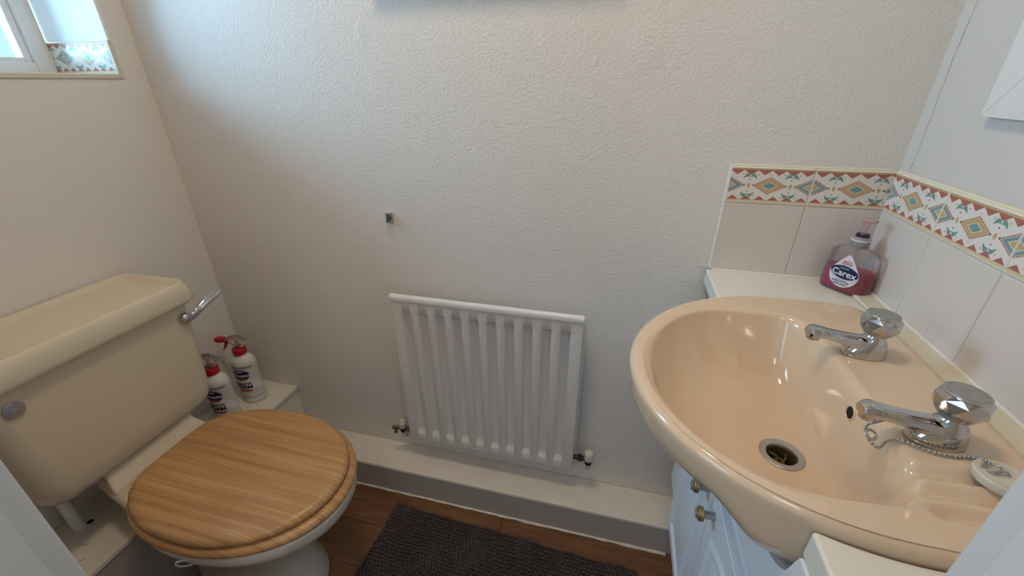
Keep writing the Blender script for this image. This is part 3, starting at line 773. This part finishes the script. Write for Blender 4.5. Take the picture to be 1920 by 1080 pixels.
# basin geometry functions -------------------------------------------------
def sup(cx, cy, ax_f, ax_b, by, nf, nb, a):
    c, s = math.cos(a), math.sin(a)
    if c < 0: ax, n = ax_f, nf
    else: ax, n = ax_b, nb
    r = (abs(c/ax)**n + abs(s/by)**n)**(-1/n)
    return Vector((cx+r*c, cy+r*s, 0))
def shear(p, k=0.010):
    p.y -= k*max(0.0, (1.55-p.x)/0.270); return p
def bowl(a): return shear(sup(1.466, -0.418, 0.154, 0.104, 0.190, 2.05, 5.0, a))
def outer(a): return shear(sup(1.550, -0.4065, 0.271, 0.147, 0.2525, 2.0, 7.0, a))
WC = Vector((1.503, -0.447, 0.765))
RIM = 0.881
def soap_grooves(p):
    d = 0
    mx = min(max((p.x-1.556)/0.020, 0), 1)*min(max((1.672-p.x)/0.03, 0), 1)
    if mx > 0:
        win = min(max((p.y+0.626)/0.010, 0), 1)*min(max((-0.541-p.y)/0.010, 0), 1)
        d = (0.5+0.5*math.cos(2*PI*(p.y+0.557)/0.026))*win
    return 0.0095*d*mx*(2-mx)
def basin_rings(N=336):
    A = [2*PI*j/N for j in range(N)]
    rings = []
    # from waste to bowl edge
    for s in [0.0]+[0.06+0.94*(i/26) for i in range(27)]:
        ring = []
        for a in A:
            b = bowl(a); dirn = Vector((math.cos(a), math.sin(a), 0))
            st = WC + dirn*0.0265; st.z = WC.z
            p = st.lerp(Vector((b.x, b.y, 0)), s)
            back = max(0, math.cos(a))**0.6
            pw = 4.6 + 1.8*back
            h = 0.04*s + 0.96*s**pw
            if s > 0.97: h -= 0.0
            p.z = WC.z + (0.8690-WC.z)*h
            ring.append(p)
        rings.append(ring)
    # roll over the inner edge
    for off, z in ((0.0025, 0.8735), (0.006, 0.8770), (0.011, 0.8792)):
        ring = []
        for a in A:
            b = bowl(a); o = outer(a); d = (o-b).normalized(); p = b+d*off; p.z = z; ring.append(p)
        rings.append(ring)
    # flat of the rim / tap deck
    K = 36
    for i in range(1, K):
        ring = []
        for a in A:
            b = bowl(a); o = outer(a); d = (o-b); L = d.length; d.normalize()
            t_ = i/K; q = 0.011+(L-0.011-0.012)*t_
            p = b+d*q; p.z = 0.8792+(RIM-0.8792)*min(1, t_*3)
            ring.append(p)
        rings.append(ring)
    cen = Vector((1.510, -0.4065, 0))
    for off, z in ((-0.010, 0.8808), (-0.0055, 0.8790), (-0.0015, 0.8760), (0.0, 0.8710), (-0.001, 0.8620), (-0.002, 0.8500), (-0.004, 0.8380), (-0.010, 0.8270), (-0.020, 0.8170), (-0.036, 0.8080), (-0.060, 0.7990), (-0.085, 0.788), (-0.105, 0.770), (-0.125, 0.752), (-0.165, 0.745)):
        ring = []
        for a in A:
            o = outer(a); d = (o-cen); L = d.length; d.normalize()
            p = cen+d*(L+off*(L/0.25 if off < -0.02 else 1)); p.z = z
            w_ = min(max((o.x-1.365)/0.055, 0), 1); w_ = w_*w_*(3-2*w_)
            p.z -= w_*{0.8500: 0.008, 0.8380: 0.020, 0.8270: 0.029, 0.8170: 0.033, 0.8080: 0.032, 0.7990: 0.026, 0.788: 0.014}.get(z, 0.0)
            ring.append(p)
        rings.append(ring)
    for r_ in rings:
        for p in r_:
            if p.z > 0.862 and p.x > 1.55: p.z -= soap_grooves(p)*(1 if p.z > 0.866 else 0)
    return rings

# fascia and carcass front, cut away where the bowl hangs through
UNDER = [(0.0, 0.862), (0.001, 0.850), (0.004, 0.838), (0.010, 0.827), (0.020, 0.817), (0.036, 0.808), (0.060, 0.799), (0.085, 0.788), (0.105, 0.770), (0.125, 0.752), (0.165, 0.745)]
OUT = [outer(2*PI*j/400) for j in range(400)]
def under_z(x, y):
    c0 = Vector((1.510, -0.4065, 0)); best = min((Vector((x, y, 0))-o).length for o in OUT)
    if abs(x-1.55) < 0.27 and abs(y+0.4065+0.010*max(0, (1.55-x)/0.27)) > 0.2525*math.sqrt(max(0, 1-(max(0, 1.55-x)/0.271)**2)): return 0.9
    for (d0, z0), (d1, z1) in zip(UNDER[:-1], UNDER[1:]):
        if d0 <= best <= d1: return z0+(z1-z0)*(best-d0)/(d1-d0)
    return 0.745
def cut_board(name, x0, x1, y0, y1, z0, z1, bev=0.0):
    ys = [y0+(y1-y0)*i/60 for i in range(61)]
    top = [(y, min(z1, min(under_z(x0, y), under_z(x1, y))-0.040)) for y in ys]
    prof = [(y1, z0), (y0, z0)]+top
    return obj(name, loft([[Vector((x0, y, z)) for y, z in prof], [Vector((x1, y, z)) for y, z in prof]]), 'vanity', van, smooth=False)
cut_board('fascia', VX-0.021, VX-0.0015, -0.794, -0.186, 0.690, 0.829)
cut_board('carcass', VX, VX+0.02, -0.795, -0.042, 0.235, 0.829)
bas = thing('basin', 'glossy champagne semi-recessed washbasin with soap grooves set in the worktop', 'basin', (1.51, -0.4115, 0.745))
br = basin_rings()
obj('bowl', loft(br, False, False), 'basin', bas, sharp=60)
# waste flange and strainer
wa = obj('waste', lathe([(0.0290, -0.0006), (0.0293, 0.0014), (0.0280, 0.0026), (0.0205, 0.0012), (0.0192, -0.001), (0.0188, -0.012), (0.0186, -0.020)], WC, n=48, cap0=False, cap1=False), 'steel', bas)
obj('waste_cup', lathe([(0.0190, -0.004), (0.0184, -0.016), (0.0182, -0.042), (0.001, -0.042)], WC, n=32, cap0=False, cap1=False), 'brass_dirty', wa)
bars = []
for k in range(5):
    a0 = 2*PI*k/5
    pth = [WC + Vector((r_*math.cos(a0+0.9*(r_/0.0188)), r_*math.sin(a0+0.9*(r_/0.0188)), -0.0135)) for r_ in [0.003+0.0157*q/6 for q in range(7)]]
    bars.append(tube(pth, 0.0019, 6))
bars.append(lathe([(0.0058, -0.0150), (0.0062, -0.0120), (0.0040, -0.0115), (0.0026, -0.0150)], WC, n=16, cap0=False, cap1=False))
obj('strainer', join(*bars), 'brass_dirty', wa)
obj('drain_pit', lathe([(0.0178, -0.030), (0.0178, -0.031)], WC, n=24), 'dark', wa)
# overflow
def on_back_wall(y, z):
    best = None
    for i in range(2, 29):
        for j, p in enumerate(br[i]):
            if p.x > 1.50:
                e = (p.y-y)**2+(p.z-z)**2
                if best is None or e < best[0]: best = (e, p, i, j)
    _, p, i, j = best; k = len(br[i])
    nn = (br[i+1][j]-br[i-1][j]).cross(br[i][(j+1) % k]-br[i][j-1]).normalized()
    return p, (nn if nn.x < 0 else -nn)
ov, on = on_back_wall(-0.437, 0.846)
obj('overflow_hole', lathe([(0.0001, 0.0010), (0.0082, 0.0010)], ov, on, 24, False, False), 'dark', bas)
obj('overflow_lip', lathe([(0.0082, 0.0008), (0.0088, 0.0018), (0.0100, 0.0014), (0.0112, -0.0010)], ov, on, 24, False, False), 'basin', bas)

# worktop with the basin cut-out
cut = []
for j in range(-60, 61):
    a = j/60*math.radians(135); o = outer(a); c0 = Vector((1.510, -0.4065, 0)); d = (o-c0)
    p = c0 + d*(1+0.0015/d.length); cut.append((p.x, p.y))
cut = [p for p in cut if p[0] > 1.4475]
poly = [(1.4475, -0.797), (W-TT-0.0005, -0.797), (W-TT-0.0005, -0.0085), (1.4475, -0.0085)] + [(1.4475, cut[-1][1])] + cut[::-1] + [(1.4475, cut[0][1])]
wt = obj('worktop', prism(poly, 0.8300, ZW), 'worktop', bevel=0.012, seg=4)
tag(wt, 'white laminate worktop with rounded edge around the basin', 'worktop')
wt.modifiers['bevel'].angle_limit = math.radians(60)
obj('upstand_strip', box(1.7020, W-TT-0.0008, -0.796, -0.0090, ZW+0.0002, ZW+0.0075), 'upstand', wt, bevel=0.003, seg=3)
obj('sealant_bead', tube([(XT+0.004, -0.0105, ZW+0.0005), (W-TT-0.004, -0.0105, ZW+0.0005)], 0.0032, 8), 'caulk', wt)
obj('sealant_bead', tube([(W-TT-0.002, -0.012, ZW+0.008), (W-TT-0.002, -0.79, ZW+0.008)], 0.0028, 8), 'caulk', wt)

# ------------------------------------------------------------------ taps
def build_tap(ax, ay, label, rot=0.0):
    z0 = RIM+0.0006
    t = thing('basin_tap', label, 'tap', (ax, ay, z0), rot, 'chrome basin taps', local=True)
    def el(cx, a, b, z, n=28, e=2.0):
        out = []
        for j in range(n):
            th = 2*PI*j/n; c, s = math.cos(th), math.sin(th)
            out.append(Vector((cx+a*math.copysign(abs(c)**(2/e), c), b*math.copysign(abs(s)**(2/e), s), z)))
        return out
    body = [el(-0.004, 0.0285, 0.0195, 0.0), el(-0.004, 0.0285, 0.0195, 0.003), el(-0.003, 0.0265, 0.0188, 0.010), el(-0.001, 0.0225, 0.0180, 0.018), el(0.001, 0.0178, 0.0160, 0.024), el(0.0015, 0.0140, 0.0140, 0.029), el(0.0015, 0.0110, 0.0110, 0.0325), el(0.0015, 0.0105, 0.0105, 0.039)]
    b = obj('body', loft(body), 'chrome', t, local=True, sharp=50)
    # spout: flat-topped bar reaching out over the bowl
    sp = [(0.002, 0.0160, 0.0165, 0.0105), (-0.014, 0.0175, 0.0155, 0.0100), (-0.028, 0.0198, 0.0140, 0.0088), (-0.042, 0.0228, 0.0130, 0.0075), (-0.055, 0.0255, 0.0126, 0.0068), (-0.066, 0.0275, 0.0126, 0.0072), (-0.074, 0.0280, 0.0125, 0.0088), (-0.080, 0.0275, 0.0118, 0.0092), (-0.0855, 0.0275, 0.0085, 0.0060)]
    rings = []
    for x, z, w, h in sp:
        rings.append([Vector((x, y*w, z+q*h)) for y, q in ((-1.0, 0.15), (-0.72, 0.85), (-0.45, 1.0), (0.45, 1.0), (0.72, 0.85), (1.0, 0.15), (0.85, -0.65), (0.5, -1.0), (-0.5, -1.0), (-0.85, -0.65))])
    obj('spout', loft(rings), 'chrome', t, local=True, sharp=32)
    obj('nozzle', lathe([(0.0085, 0), (0.0088, 0.004), (0.0070, 0.0045)], (-0.0755, 0, 0.0205), (0, 0, -1), 18), 'chrome', t, local=True)
    # faceted head
    hz = 0.0355; n = 8; rr = 0.0242; c0 = 0.0015
    def ring(r_, z, ph, k=n): return [Vector((c0+r_*math.cos(2*PI*(j+ph)/k), r_*math.sin(2*PI*(j+ph)/k), z)) for j in range(k)]
    V = []; Fc = []
    r0 = ring(0.0150, hz, 0.25, 16); r1 = ring(rr, hz+0.0120, 0.0); r2 = ring(rr, hz+0.0240, 0.5); r3 = ring(0.0195, hz+0.0300, 0.25, 16)
    V = r0+r1+r2+r3; o1, o2, o3 = 16, 24, 32
    for j in range(8):
        k = (j+1) % 8
        # upper-pointing and lower-pointing facets of the middle band
        Fc.append((o1+j, o1+k, o2+j)); Fc.append((o1+k, o2+k, o2+j))
        # r1 vertex j sits at angle j/8 ; r0 verts at (i+.25)/16
        a, bb = (2*j-1) % 16, (2*j) % 16
        Fc.append((a, bb, o1+j)); Fc.append((bb, (2*j+1) % 16, o1+k, o1+j))
        c, d = (2*j) % 16, (2*j+1) % 16
        Fc.append((o2+j, o3+(2*j+1) % 16, o3+c)); Fc.append((o2+j, o2+k, o3+(2*j+2) % 16, o3+(2*j+1) % 16))
    Fc.append(tuple(range(15, -1, -1))); Fc.append(tuple(range(o3, o3+16)))
    hd = obj('handle', (V, Fc), 'chrome', t, local=True, smooth=False)
    obj('handle_ring', lathe([(0.0198, 0), (0.0202, 0.0008), (0.0198, 0.0020), (0.0186, 0.0024)], (c0, 0, hz+0.0296), n=40), 'chrome', hd, local=True)
    obj('handle_disc', lathe([(0.0184, 0), (0.0182, 0.0006), (0.001, 0.0009)], (c0, 0, hz+0.0318), n=40), 'chrome_dull', hd, local=True)
    return t
build_tap(1.6190, -0.3330, 'chrome tap with faceted head farther along, next to the pink soap bottle')
build_tap(1.6170, -0.5060, 'chrome tap with faceted head and the plug chain hanging round it')

# plug on its chain
plug = thing('basin_plug', 'white rubber plug with bead chain lying on the soap grooves', 'plug', (1.640, -0.5600, 0.8815))
px, py, pz = 1.6400, -0.5600, 0.8818
obj('disc', lathe([(0.0215, 0), (0.0228, 0.002), (0.0234, 0.0085), (0.0222, 0.0105), (0.0175, 0.0100), (0.0170, 0.0092), (0.0163, 0.0092), (0.0158, 0.0102), (0.0145, 0.0102), (0.0138, 0.0085), (0.001, 0.0085)], (px, py, pz), (0.03, 0.05, 1), 40), 'plug', plug)
obj('eye', tube([Vector((px+0.0055*math.cos(a), py+0.0015*math.sin(a)+0.002, pz+0.0085+0.004*math.sin(a))) for a in [PI*q/10 for q in range(11)]], 0.0013, 8), 'chrome_dull', plug)
obj('link', tube([Vector((px-0.008+0.0062*math.cos(a), py+0.006+0.0050*math.sin(a), pz+0.0125+0.002*math.cos(a))) for a in [2*PI*q/16 for q in range(16)]], 0.0010, 6, True), 'chrome_dull', plug)
cp = catmull([(1.6330, -0.5480, 0.8950), (1.6340, -0.5400, 0.8920), (1.6360, -0.5320, 0.8845), (1.6310, -0.5305, 0.8835), (1.6200, -0.5325, 0.8835), (1.6090, -0.5330, 0.8835), (1.5980, -0.5310, 0.8835),
              (1.5880, -0.5265, 0.8835), (1.5780, -0.5205, 0.8832), (1.5700, -0.5170, 0.8800), (1.5610, -0.5195, 0.8770), (1.5540, -0.5260, 0.8740), (1.5480, -0.5290, 0.8760), (1.5420, -0.5240, 0.8800),
              (1.5400, -0.5160, 0.8860), (1.5440, -0.5080, 0.8880), (1.5560, -0.5010, 0.8890), (1.5680, -0.4960, 0.8905)], 24)
beads = []; acc = 0.0; last = cp[0]; nxt = 0.0
for p in cp:
    acc += (p-last).length; last = p
    if acc >= nxt:
        beads.append(sphere(p, 0.0019, 8, 5)); nxt += 0.0044
beads.append(tube(cp[::3], 0.0005, 5))
obj('bead_chain', join(*beads), 'chrome_dull', plug)
lp = [Vector((1.5440+0.0050*math.cos(a), -0.5200+0.0046*math.sin(a), 0.8850+0.003*math.sin(a))) for a in [2*PI*q/18 for q in range(18)]]
obj('end_ring', tube(lp, 0.0016, 6, True), 'chrome_dull', plug)

# ------------------------------------------------------------------ soap bottle
def build_soap():
    o = (1.6985, -0.0580, ZW+0.0006)
    ang = math.radians(-52)
    t = thing('soap_bottle', 'clear pump bottle half full of pink hand soap in the tiled corner', 'bottle', o, ang, local=True)
    # local x = width, local -y = front label side
    def ring(w, d, z, n=44, e=3.2):
        out = []
        for j in range(n):
            a = 2*PI*j/n; c, s = math.cos(a), math.sin(a)
            out.append(Vector((w*math.copysign(abs(c)**(2/e), c), d*math.copysign(abs(s)**(2/e), s), z)))
        return out
    prof = [(0.036, 0.0170, 0.0), (0.0412, 0.0212, 0.003), (0.0432, 0.0230, 0.010), (0.0425, 0.0227, 0.030), (0.0412, 0.0222, 0.055), (0.0400, 0.0216, 0.075), (0.0380, 0.0206, 0.083), (0.0320, 0.0190, 0.0875), (0.0215, 0.0160, 0.0895), (0.0148, 0.0142, 0.0910), (0.0138, 0.0136, 0.0960)]
    obj('bottle_shell', loft([ring(w, d, z, e=3.2 if z < 0.084 else 2.3) for w, d, z in prof]), 'clear', t, local=True, sharp=70)
    liq = [(0.034, 0.0156, 0.0012), (0.0400, 0.0198, 0.0042), (0.0419, 0.0217, 0.0105), (0.0412, 0.0214, 0.030), (0.0402, 0.0210, 0.0465), (0.0399, 0.0207, 0.0470)]
    obj('liquid', loft([ring(w, d, z) for w, d, z in liq]), 'soap', t, local=True, sharp=50)
    obj('dip_tube', tube([(0, 0, 0.010), (0, 0, 0.094)], 0.0028, 10), 'clear_pink', t, local=True)
    c = obj('collar', lathe([(0.0152, 0), (0.0158, 0.001), (0.0158, 0.0155), (0.0150, 0.0165), (0.0128, 0.0185), (0.0122, 0.0205)], (0, 0, 0.0925), n=32), 'clear_cap', t, local=True)
    obj('collar_ring', lathe([(0.0160, 0), (0.0163, 0.0005), (0.0163, 0.0018), (0.0160, 0.0022)], (0, 0, 0.1055), n=32), 'print_white', c, local=True)
    obj('lock_ring', lathe([(0.0105, 0), (0.0108, 0.001), (0.0108, 0.0045), (0.0098, 0.0058), (0.0070, 0.0058)], (0, 0, 0.1130), n=28), 'navy', t, local=True)
    p = obj('pump_stem', lathe([(0.0052, 0), (0.0050, 0.0100), (0.0060, 0.0190), (0.0075, 0.0240)], (0, 0, 0.1180), n=20), 'clear_pink', t, local=True)
    hd = []
    for x, w, z0, z1 in ((-0.0215, 0.0030, 0.1418, 0.1445), (-0.0150, 0.0062, 0.1408, 0.1470), (-0.006, 0.0092, 0.1405, 0.1490), (0.003, 0.0100, 0.1405, 0.1495), (0.0100, 0.0088, 0.1410, 0.1490), (0.0150, 0.0050, 0.1420, 0.1475)):
        zc, h = (z0+z1)/2, (z1-z0)/2
        hd.append([Vector((x, w*math.cos(a), zc+h*math.sin(a))) for a in [2*PI*q/16 for q in range(16)]])
    obj('pump_head', loft(hd), 'clear_pink', t, local=True, sharp=60)
    # label wrapped on the front face
    def front(v, lift):
        x, z = v.x*1.22+0.0030, v.y*1.22+0.0385
        # width and depth at that height
        for (w0, d0, za), (w1, d1, zb) in zip(prof[:-1], prof[1:]):
            if za <= z <= zb:
                k = (z-za)/(zb-za); w = w0+(w1-w0)*k; d = d0+(d1-d0)*k; break
        else: w, d = 0.036, 0.02
        y = -d*max(0.0, 1-abs(x/w)**3.2)**(1/3.2)
        return Vector((x, y-lift, z))
    def drop(scale, n=48, K=7):
        V = [Vector((0, 0, 0))]; Fc = []
        for k in range(1, K+1):
            for j in range(n):
                a = 2*PI*j/n+PI/2
                r_ = 0.0215*scale; x = r_*math.cos(a); y = r_*math.sin(a)
                if y > 0: 
                    tt = y/r_; x = r_*math.cos(a)*(1-0.42*tt**2.0); y = y*(1+0.52*tt**2)
                V.append(Vector((x*k/K, y*k/K, 0)))
        for j in range(n): Fc.append((0, 1+j, 1+(j+1) % n))
        for k in range(K-1):
            for j in range(n): Fc.append((1+k*n+j, 1+(k+1)*n+j, 1+(k+1)*n+(j+1) % n, 1+k*n+(j+1) % n))
        return V, Fc
    lb = obj('label', mapped(drop(1.0), lambda v: front(v, 0.0003)), 'drop_label', t, local=True, keep_normals=True)
    el = ellipse_geo(0, 0.0035, 0.0205, 0.0108, -0.06)
    obj('brand_oval', mapped(el, lambda v: front(v, 0.0005)), 'navy', lb, local=True, keep_normals=True)
    def put(s, size, x, y, matn, bold=0.0, rot=0.0, sx=1.0, lift=0.0007):
        g = text_geo(s, size, bold=bold, sx=sx)
        obj('lettering', mapped(g, lambda v: front(Vector((x+v.x*math.cos(rot)-v.y*math.sin(rot), y+v.x*math.sin(rot)+v.y*math.cos(rot), 0)), lift)), matn, lb, local=True, keep_normals=True)
    put('Carex', 0.0145, 0, 0.0018, 'print_white', 0.00022, -0.03)
    put('Cussons', 0.0038, -0.001, 0.0102, 'print_white', 0, 0, 1.0)
    put('NIGHT &', 0.0034, 0, 0.0212, 'soap_red', 0.00012)
    put('BLOSSOM', 0.0034, 0, 0.0178, 'soap_red', 0.00012)
    put('Limited Edition', 0.0030, -0.001, -0.0090, 'soap_red', 0)
    put('2x PROTECTION', 0.0034, -0.001, -0.0125, 'navy', 0.0001)
    put('HAND WASH', 0.0032, -0.001, -0.0168, 'navy', 0.0001)
    random.seed(11); sp = []
    for k in range(26):
        a = random.uniform(0, 2*PI); r_ = random.uniform(0.0155, 0.0200)
        x, y = r_*math.cos(a), r_*math.sin(a)
        if abs(x/0.0205)**2+abs((y-0.0035)/0.0112)**2 < 1: continue
        if y > 0.006: x *= 0.75
        sp.append(ellipse_geo(x, y, 0.00055, 0.00055, 0, 6))
    obj('label_dots', mapped(join(*sp), lambda v: front(v, 0.0007)), 'navy', lb, local=True, keep_normals=True)['kind'] = 'stuff'
build_soap()

# ------------------------------------------------------------------ bleach spray bottles
def build_spray(x, y, ang, label):
    t = thing('spray_bottle', label, 'bottle', (x, y, LZ+0.0005), ang, 'bleach sprays on the ledge', local=True)
    t.scale = (1.17, 1.17, 1.14)
    # local -y = label front; nozzle points to local -x
    prof = [(0.0300, 0.0), (0.0325, 0.003), (0.0325, 0.018), (0.0318, 0.030), (0.0314, 0.075), (0.0320, 0.112), (0.0322, 0.132), (0.0312, 0.140), (0.0270, 0.148), (0.0200, 0.1545), (0.0160, 0.1580), (0.0150, 0.1610)]
    SY = 0.80
    def ring(r_, z, n=44): return [Vector((r_*math.cos(2*PI*j/n), SY*r_*math.sin(2*PI*j/n), z)) for j in range(n)]
    obj('body', loft([ring(r_, z) for r_, z in prof]), 'bleach_white', t, local=True, sharp=60)
    def rad(z):
        for (r0, a), (r1, b) in zip(prof[:-1], prof[1:]):
            if a <= z <= b: return r0+(r1-r0)*(z-a)/(b-a)
        return 0.031
    def wrap(v, lift):
        r_ = rad(v.y)+lift; a = v.x/0.0300 - PI/2
        return Vector((r_*math.cos(a), SY*r_*math.sin(a)-0.0, v.y))
    lb = obj('label', mapped(patch_geo(-0.085, 0.085, 0.020, 0.130, 60, 12), lambda v: wrap(v, 0.0004)), 'bleach_label', t, local=True, keep_normals=True)
    obj('label_band', mapped(patch_geo(-0.040, 0.034, 0.1215, 0.1300, 40, 2), lambda v: wrap(v, 0.0007)), 'label_grey', lb, local=True, keep_normals=True)
    # pale swirl behind the lettering
    sw = patch_geo(-0.060, 0.070, 0, 1, 40, 4)
    def swirl(v):
        k = (v.x+0.060)/0.13; zc = 0.100-0.060*k**1.6; h = 0.034*math.sin(PI*min(max(k, 0.02), 0.98))**0.8
        return wrap(Vector((v.x, zc+(v.y-0.5)*h, 0)), 0.0006)
    obj('label_swirl', mapped(sw, swirl), 'print_white', lb, local=True, keep_normals=True)
    ed = patch_geo(-0.070, 0.070, 0, 1, 40, 1)
    obj('label_edge', mapped(ed, lambda v: wrap(Vector((v.x, 0.0205+0.010*(v.x/0.05)**2*0.25+v.y*0.0018, 0)), 0.0008)), 'label_dark', lb, local=True, keep_normals=True)
    obj('brand_oval', mapped(ellipse_geo(-0.003, 0.1000, 0.0245, 0.0185, 0.06), lambda v: wrap(v, 0.0009)), 'navy', lb, local=True, keep_normals=True)
    obj('brand_gleam', mapped(ellipse_geo(-0.006, 0.1120, 0.0140, 0.0034, 0.10), lambda v: wrap(v, 0.0011)), 'label_grey', lb, local=True, keep_normals=True)
    obj('brand_swoosh', mapped(ellipse_geo(-0.003, 0.0868, 0.0125, 0.0028, 0.05), lambda v: wrap(v, 0.0011)), 'print_red', lb, local=True, keep_normals=True)
    def put(s, size, xx, zz, matn, bold=0.0, sx=1.0):
        g = text_geo(s, size, bold=bold, sx=sx)
        obj('lettering', mapped(g, lambda v: wrap(Vector((xx+v.x, zz+v.y, 0)), 0.0013)), matn, lb, local=True, keep_normals=True)
    put('Domestos', 0.0135, -0.002, 0.0995, 'print_white', 0.00035, 0.92)
    put('BLEACH', 0.0120, -0.003, 0.0700, 'ink', 0.0004, 1.0)
    put('FOAM', 0.0145, -0.003, 0.0585, 'ink', 0.0006, 1.15)
    obj('label_flash', mapped(patch_geo(-0.018, 0.016, 0.0430, 0.0500, 14, 1), lambda v: wrap(v, 0.0009)), 'print_red', lb, local=True, keep_normals=True)
    put('SPRAY', 0.0032, 0.0, 0.0260, 'ink', 0.0)
    cl = [(0.0165, 0), (0.0172, 0.001), (0.0168, 0.017), (0.0160, 0.018)]
    g = lathe(cl, (0, 0, 0.1605), n=36)
    obj('collar', g, 'red', t, local=True, sharp=50)
    # clear shroud shaped like a fish head
    sec = [(-0.034, 0.0045, 0.2010, 0.2085), (-0.022, 0.0065, 0.1975, 0.2130), (-0.010, 0.0100, 0.1850, 0.2185), (0.002, 0.0118, 0.1790, 0.2205), (0.013, 0.0110, 0.1815, 0.2180), (0.024, 0.0080, 0.1940, 0.2120), (0.034, 0.0045, 0.2000, 0.2075), (0.040, 0.0020, 0.2015, 0.2045)]
    rings = []
    for xx, w, z0, z1 in sec:
        zc, h = (z0+z1)/2, (z1-z0)/2
        rings.append([Vector((xx, w*math.cos(a), zc+h*math.sin(a))) for a in [2*PI*q/18 for q in range(18)]])
    sh = obj('spray_head', loft(rings), 'clear', t, local=True, sharp=70)
    obj('pump_core', join(tube([(0, 0, 0.178), (0, 0, 0.206)], 0.005, 10), tube([(0.004, 0, 0.206), (-0.036, 0, 0.2055)], 0.0035, 10)), 'clear_pink', sh, local=True)
    nz = []
    for xx, h, w in ((-0.032, 0.0062, 0.0068), (-0.044, 0.0075, 0.0080), (-0.052, 0.0068, 0.0072), (-0.0525, 0.0052, 0.0056), (-0.057, 0.0050, 0.0054)):
        nz.append(rrect(-w, w, -h, h, 0.0025, 0, 3)); nz[-1] = [Vector((xx, p.x, 0.2045+p.y)) for p in nz[-1]]
    obj('nozzle', loft(nz), 'red', t, local=True, sharp=40)
    tg = []
    for xx, zz, w, d in ((-0.028, 0.1985, 0.0060, 0.0045), (-0.031, 0.1900, 0.0058, 0.0042), (-0.036, 0.1800, 0.0050, 0.0034), (-0.043, 0.1710, 0.0038, 0.0020), (-0.046, 0.1680, 0.0024, 0.0010)):
        tg.append([Vector((xx+d*math.cos(a), w*math.sin(a), zz)) for a in [2*PI*q/12 for q in range(12)]])
    obj('trigger', loft(tg), 'red', t, local=True, sharp=50)
    return t
build_spray(0.1050, -0.0880, math.radians(12), 'white bleach foam spray with red nozzle nearest the back wall corner')
build_spray(0.1060, -0.1930, math.radians(12), 'white bleach foam spray half hidden behind the cistern and toilet lid')

# ------------------------------------------------------------------ bath mat
def build_mat():
    import numpy as np
    ang = math.radians(-2.3)
    o = Vector((0.640, -0.160, 0.0006)); Lx, Ly = 0.765, 0.50
    t = thing('bath_mat', 'charcoal grey chenille bath mat on the wood floor', 'mat', (o.x, o.y, o.z), ang, local=True)
    obj('backing', loft([rrect(0, Lx, -Ly, 0, 0.012, 0.0, 4), rrect(0, Lx, -Ly, 0, 0.012, 0.006, 4)]), 'mat_pile', t, local=True)
    rng = np.random.default_rng(4)
    # one chenille nub: bent stubby capsule
    nv = 6; prof = [(0.0034, 0.0), (0.0046, 0.0045), (0.0045, 0.0078), (0.0032, 0.0106), (0.0010, 0.0118)]
    base = np.array([[r_*math.cos(2*PI*j/nv), r_*math.sin(2*PI*j/nv), z] for r_, z in prof for j in range(nv)])
    fb = []
    for i in range(len(prof)-1):
        for j in range(nv): fb.append((i*nv+j, i*nv+(j+1) % nv, (i+1)*nv+(j+1) % nv, (i+1)*nv+j))
    fb.append(tuple((len(prof)-1)*nv+j for j in range(nv)))
    V = []; Fc = []; n = 0
    sx, sy = 0.0104, 0.0108
    iy = 0; y = -0.005
    while y > -Ly+0.004:
        x = 0.005 + (sx/2 if iy % 2 else 0)
        while x < Lx-0.004:
            lx = 0.30*math.sin(x*23+y*9)+0.2*math.sin(y*41-x*13)+rng.normal(0, 0.10)
            ly = 0.30*math.cos(x*17-y*21)+0.2*math.sin(x*47)+rng.normal(0, 0.10)
            p = base.copy(); s = 1+rng.normal(0, 0.07); p[:, :2] *= s; p[:, 2] *= (1+rng.normal(0, 0.07))
            h = p[:, 2].copy()
            p[:, 0] += x + lx*h*1.0 + rng.normal(0, 0.0006) + 0.0022*math.sin(y*60+x*18); p[:, 1] += y + ly*h*1.0 + rng.normal(0, 0.0006); p[:, 2] += 0.004
            V.append(p); Fc += [tuple(a+n for a in f) for f in fb]; n += len(p)
            x += sx
        y -= sy; iy += 1
    V = np.concatenate(V)
    me = bpy.data.meshes.new('pile'); me.from_pydata(V.tolist(), [], Fc)
    for p in me.polygons: p.use_smooth = True
    me.materials.append(M['mat_pile'])
    po = bpy.data.objects.new('pile', me); col.objects.link(po); po.parent = t; po['kind'] = 'stuff'
build_mat()

for o in bpy.data.objects:
    if '_o' in o: del o['_o']
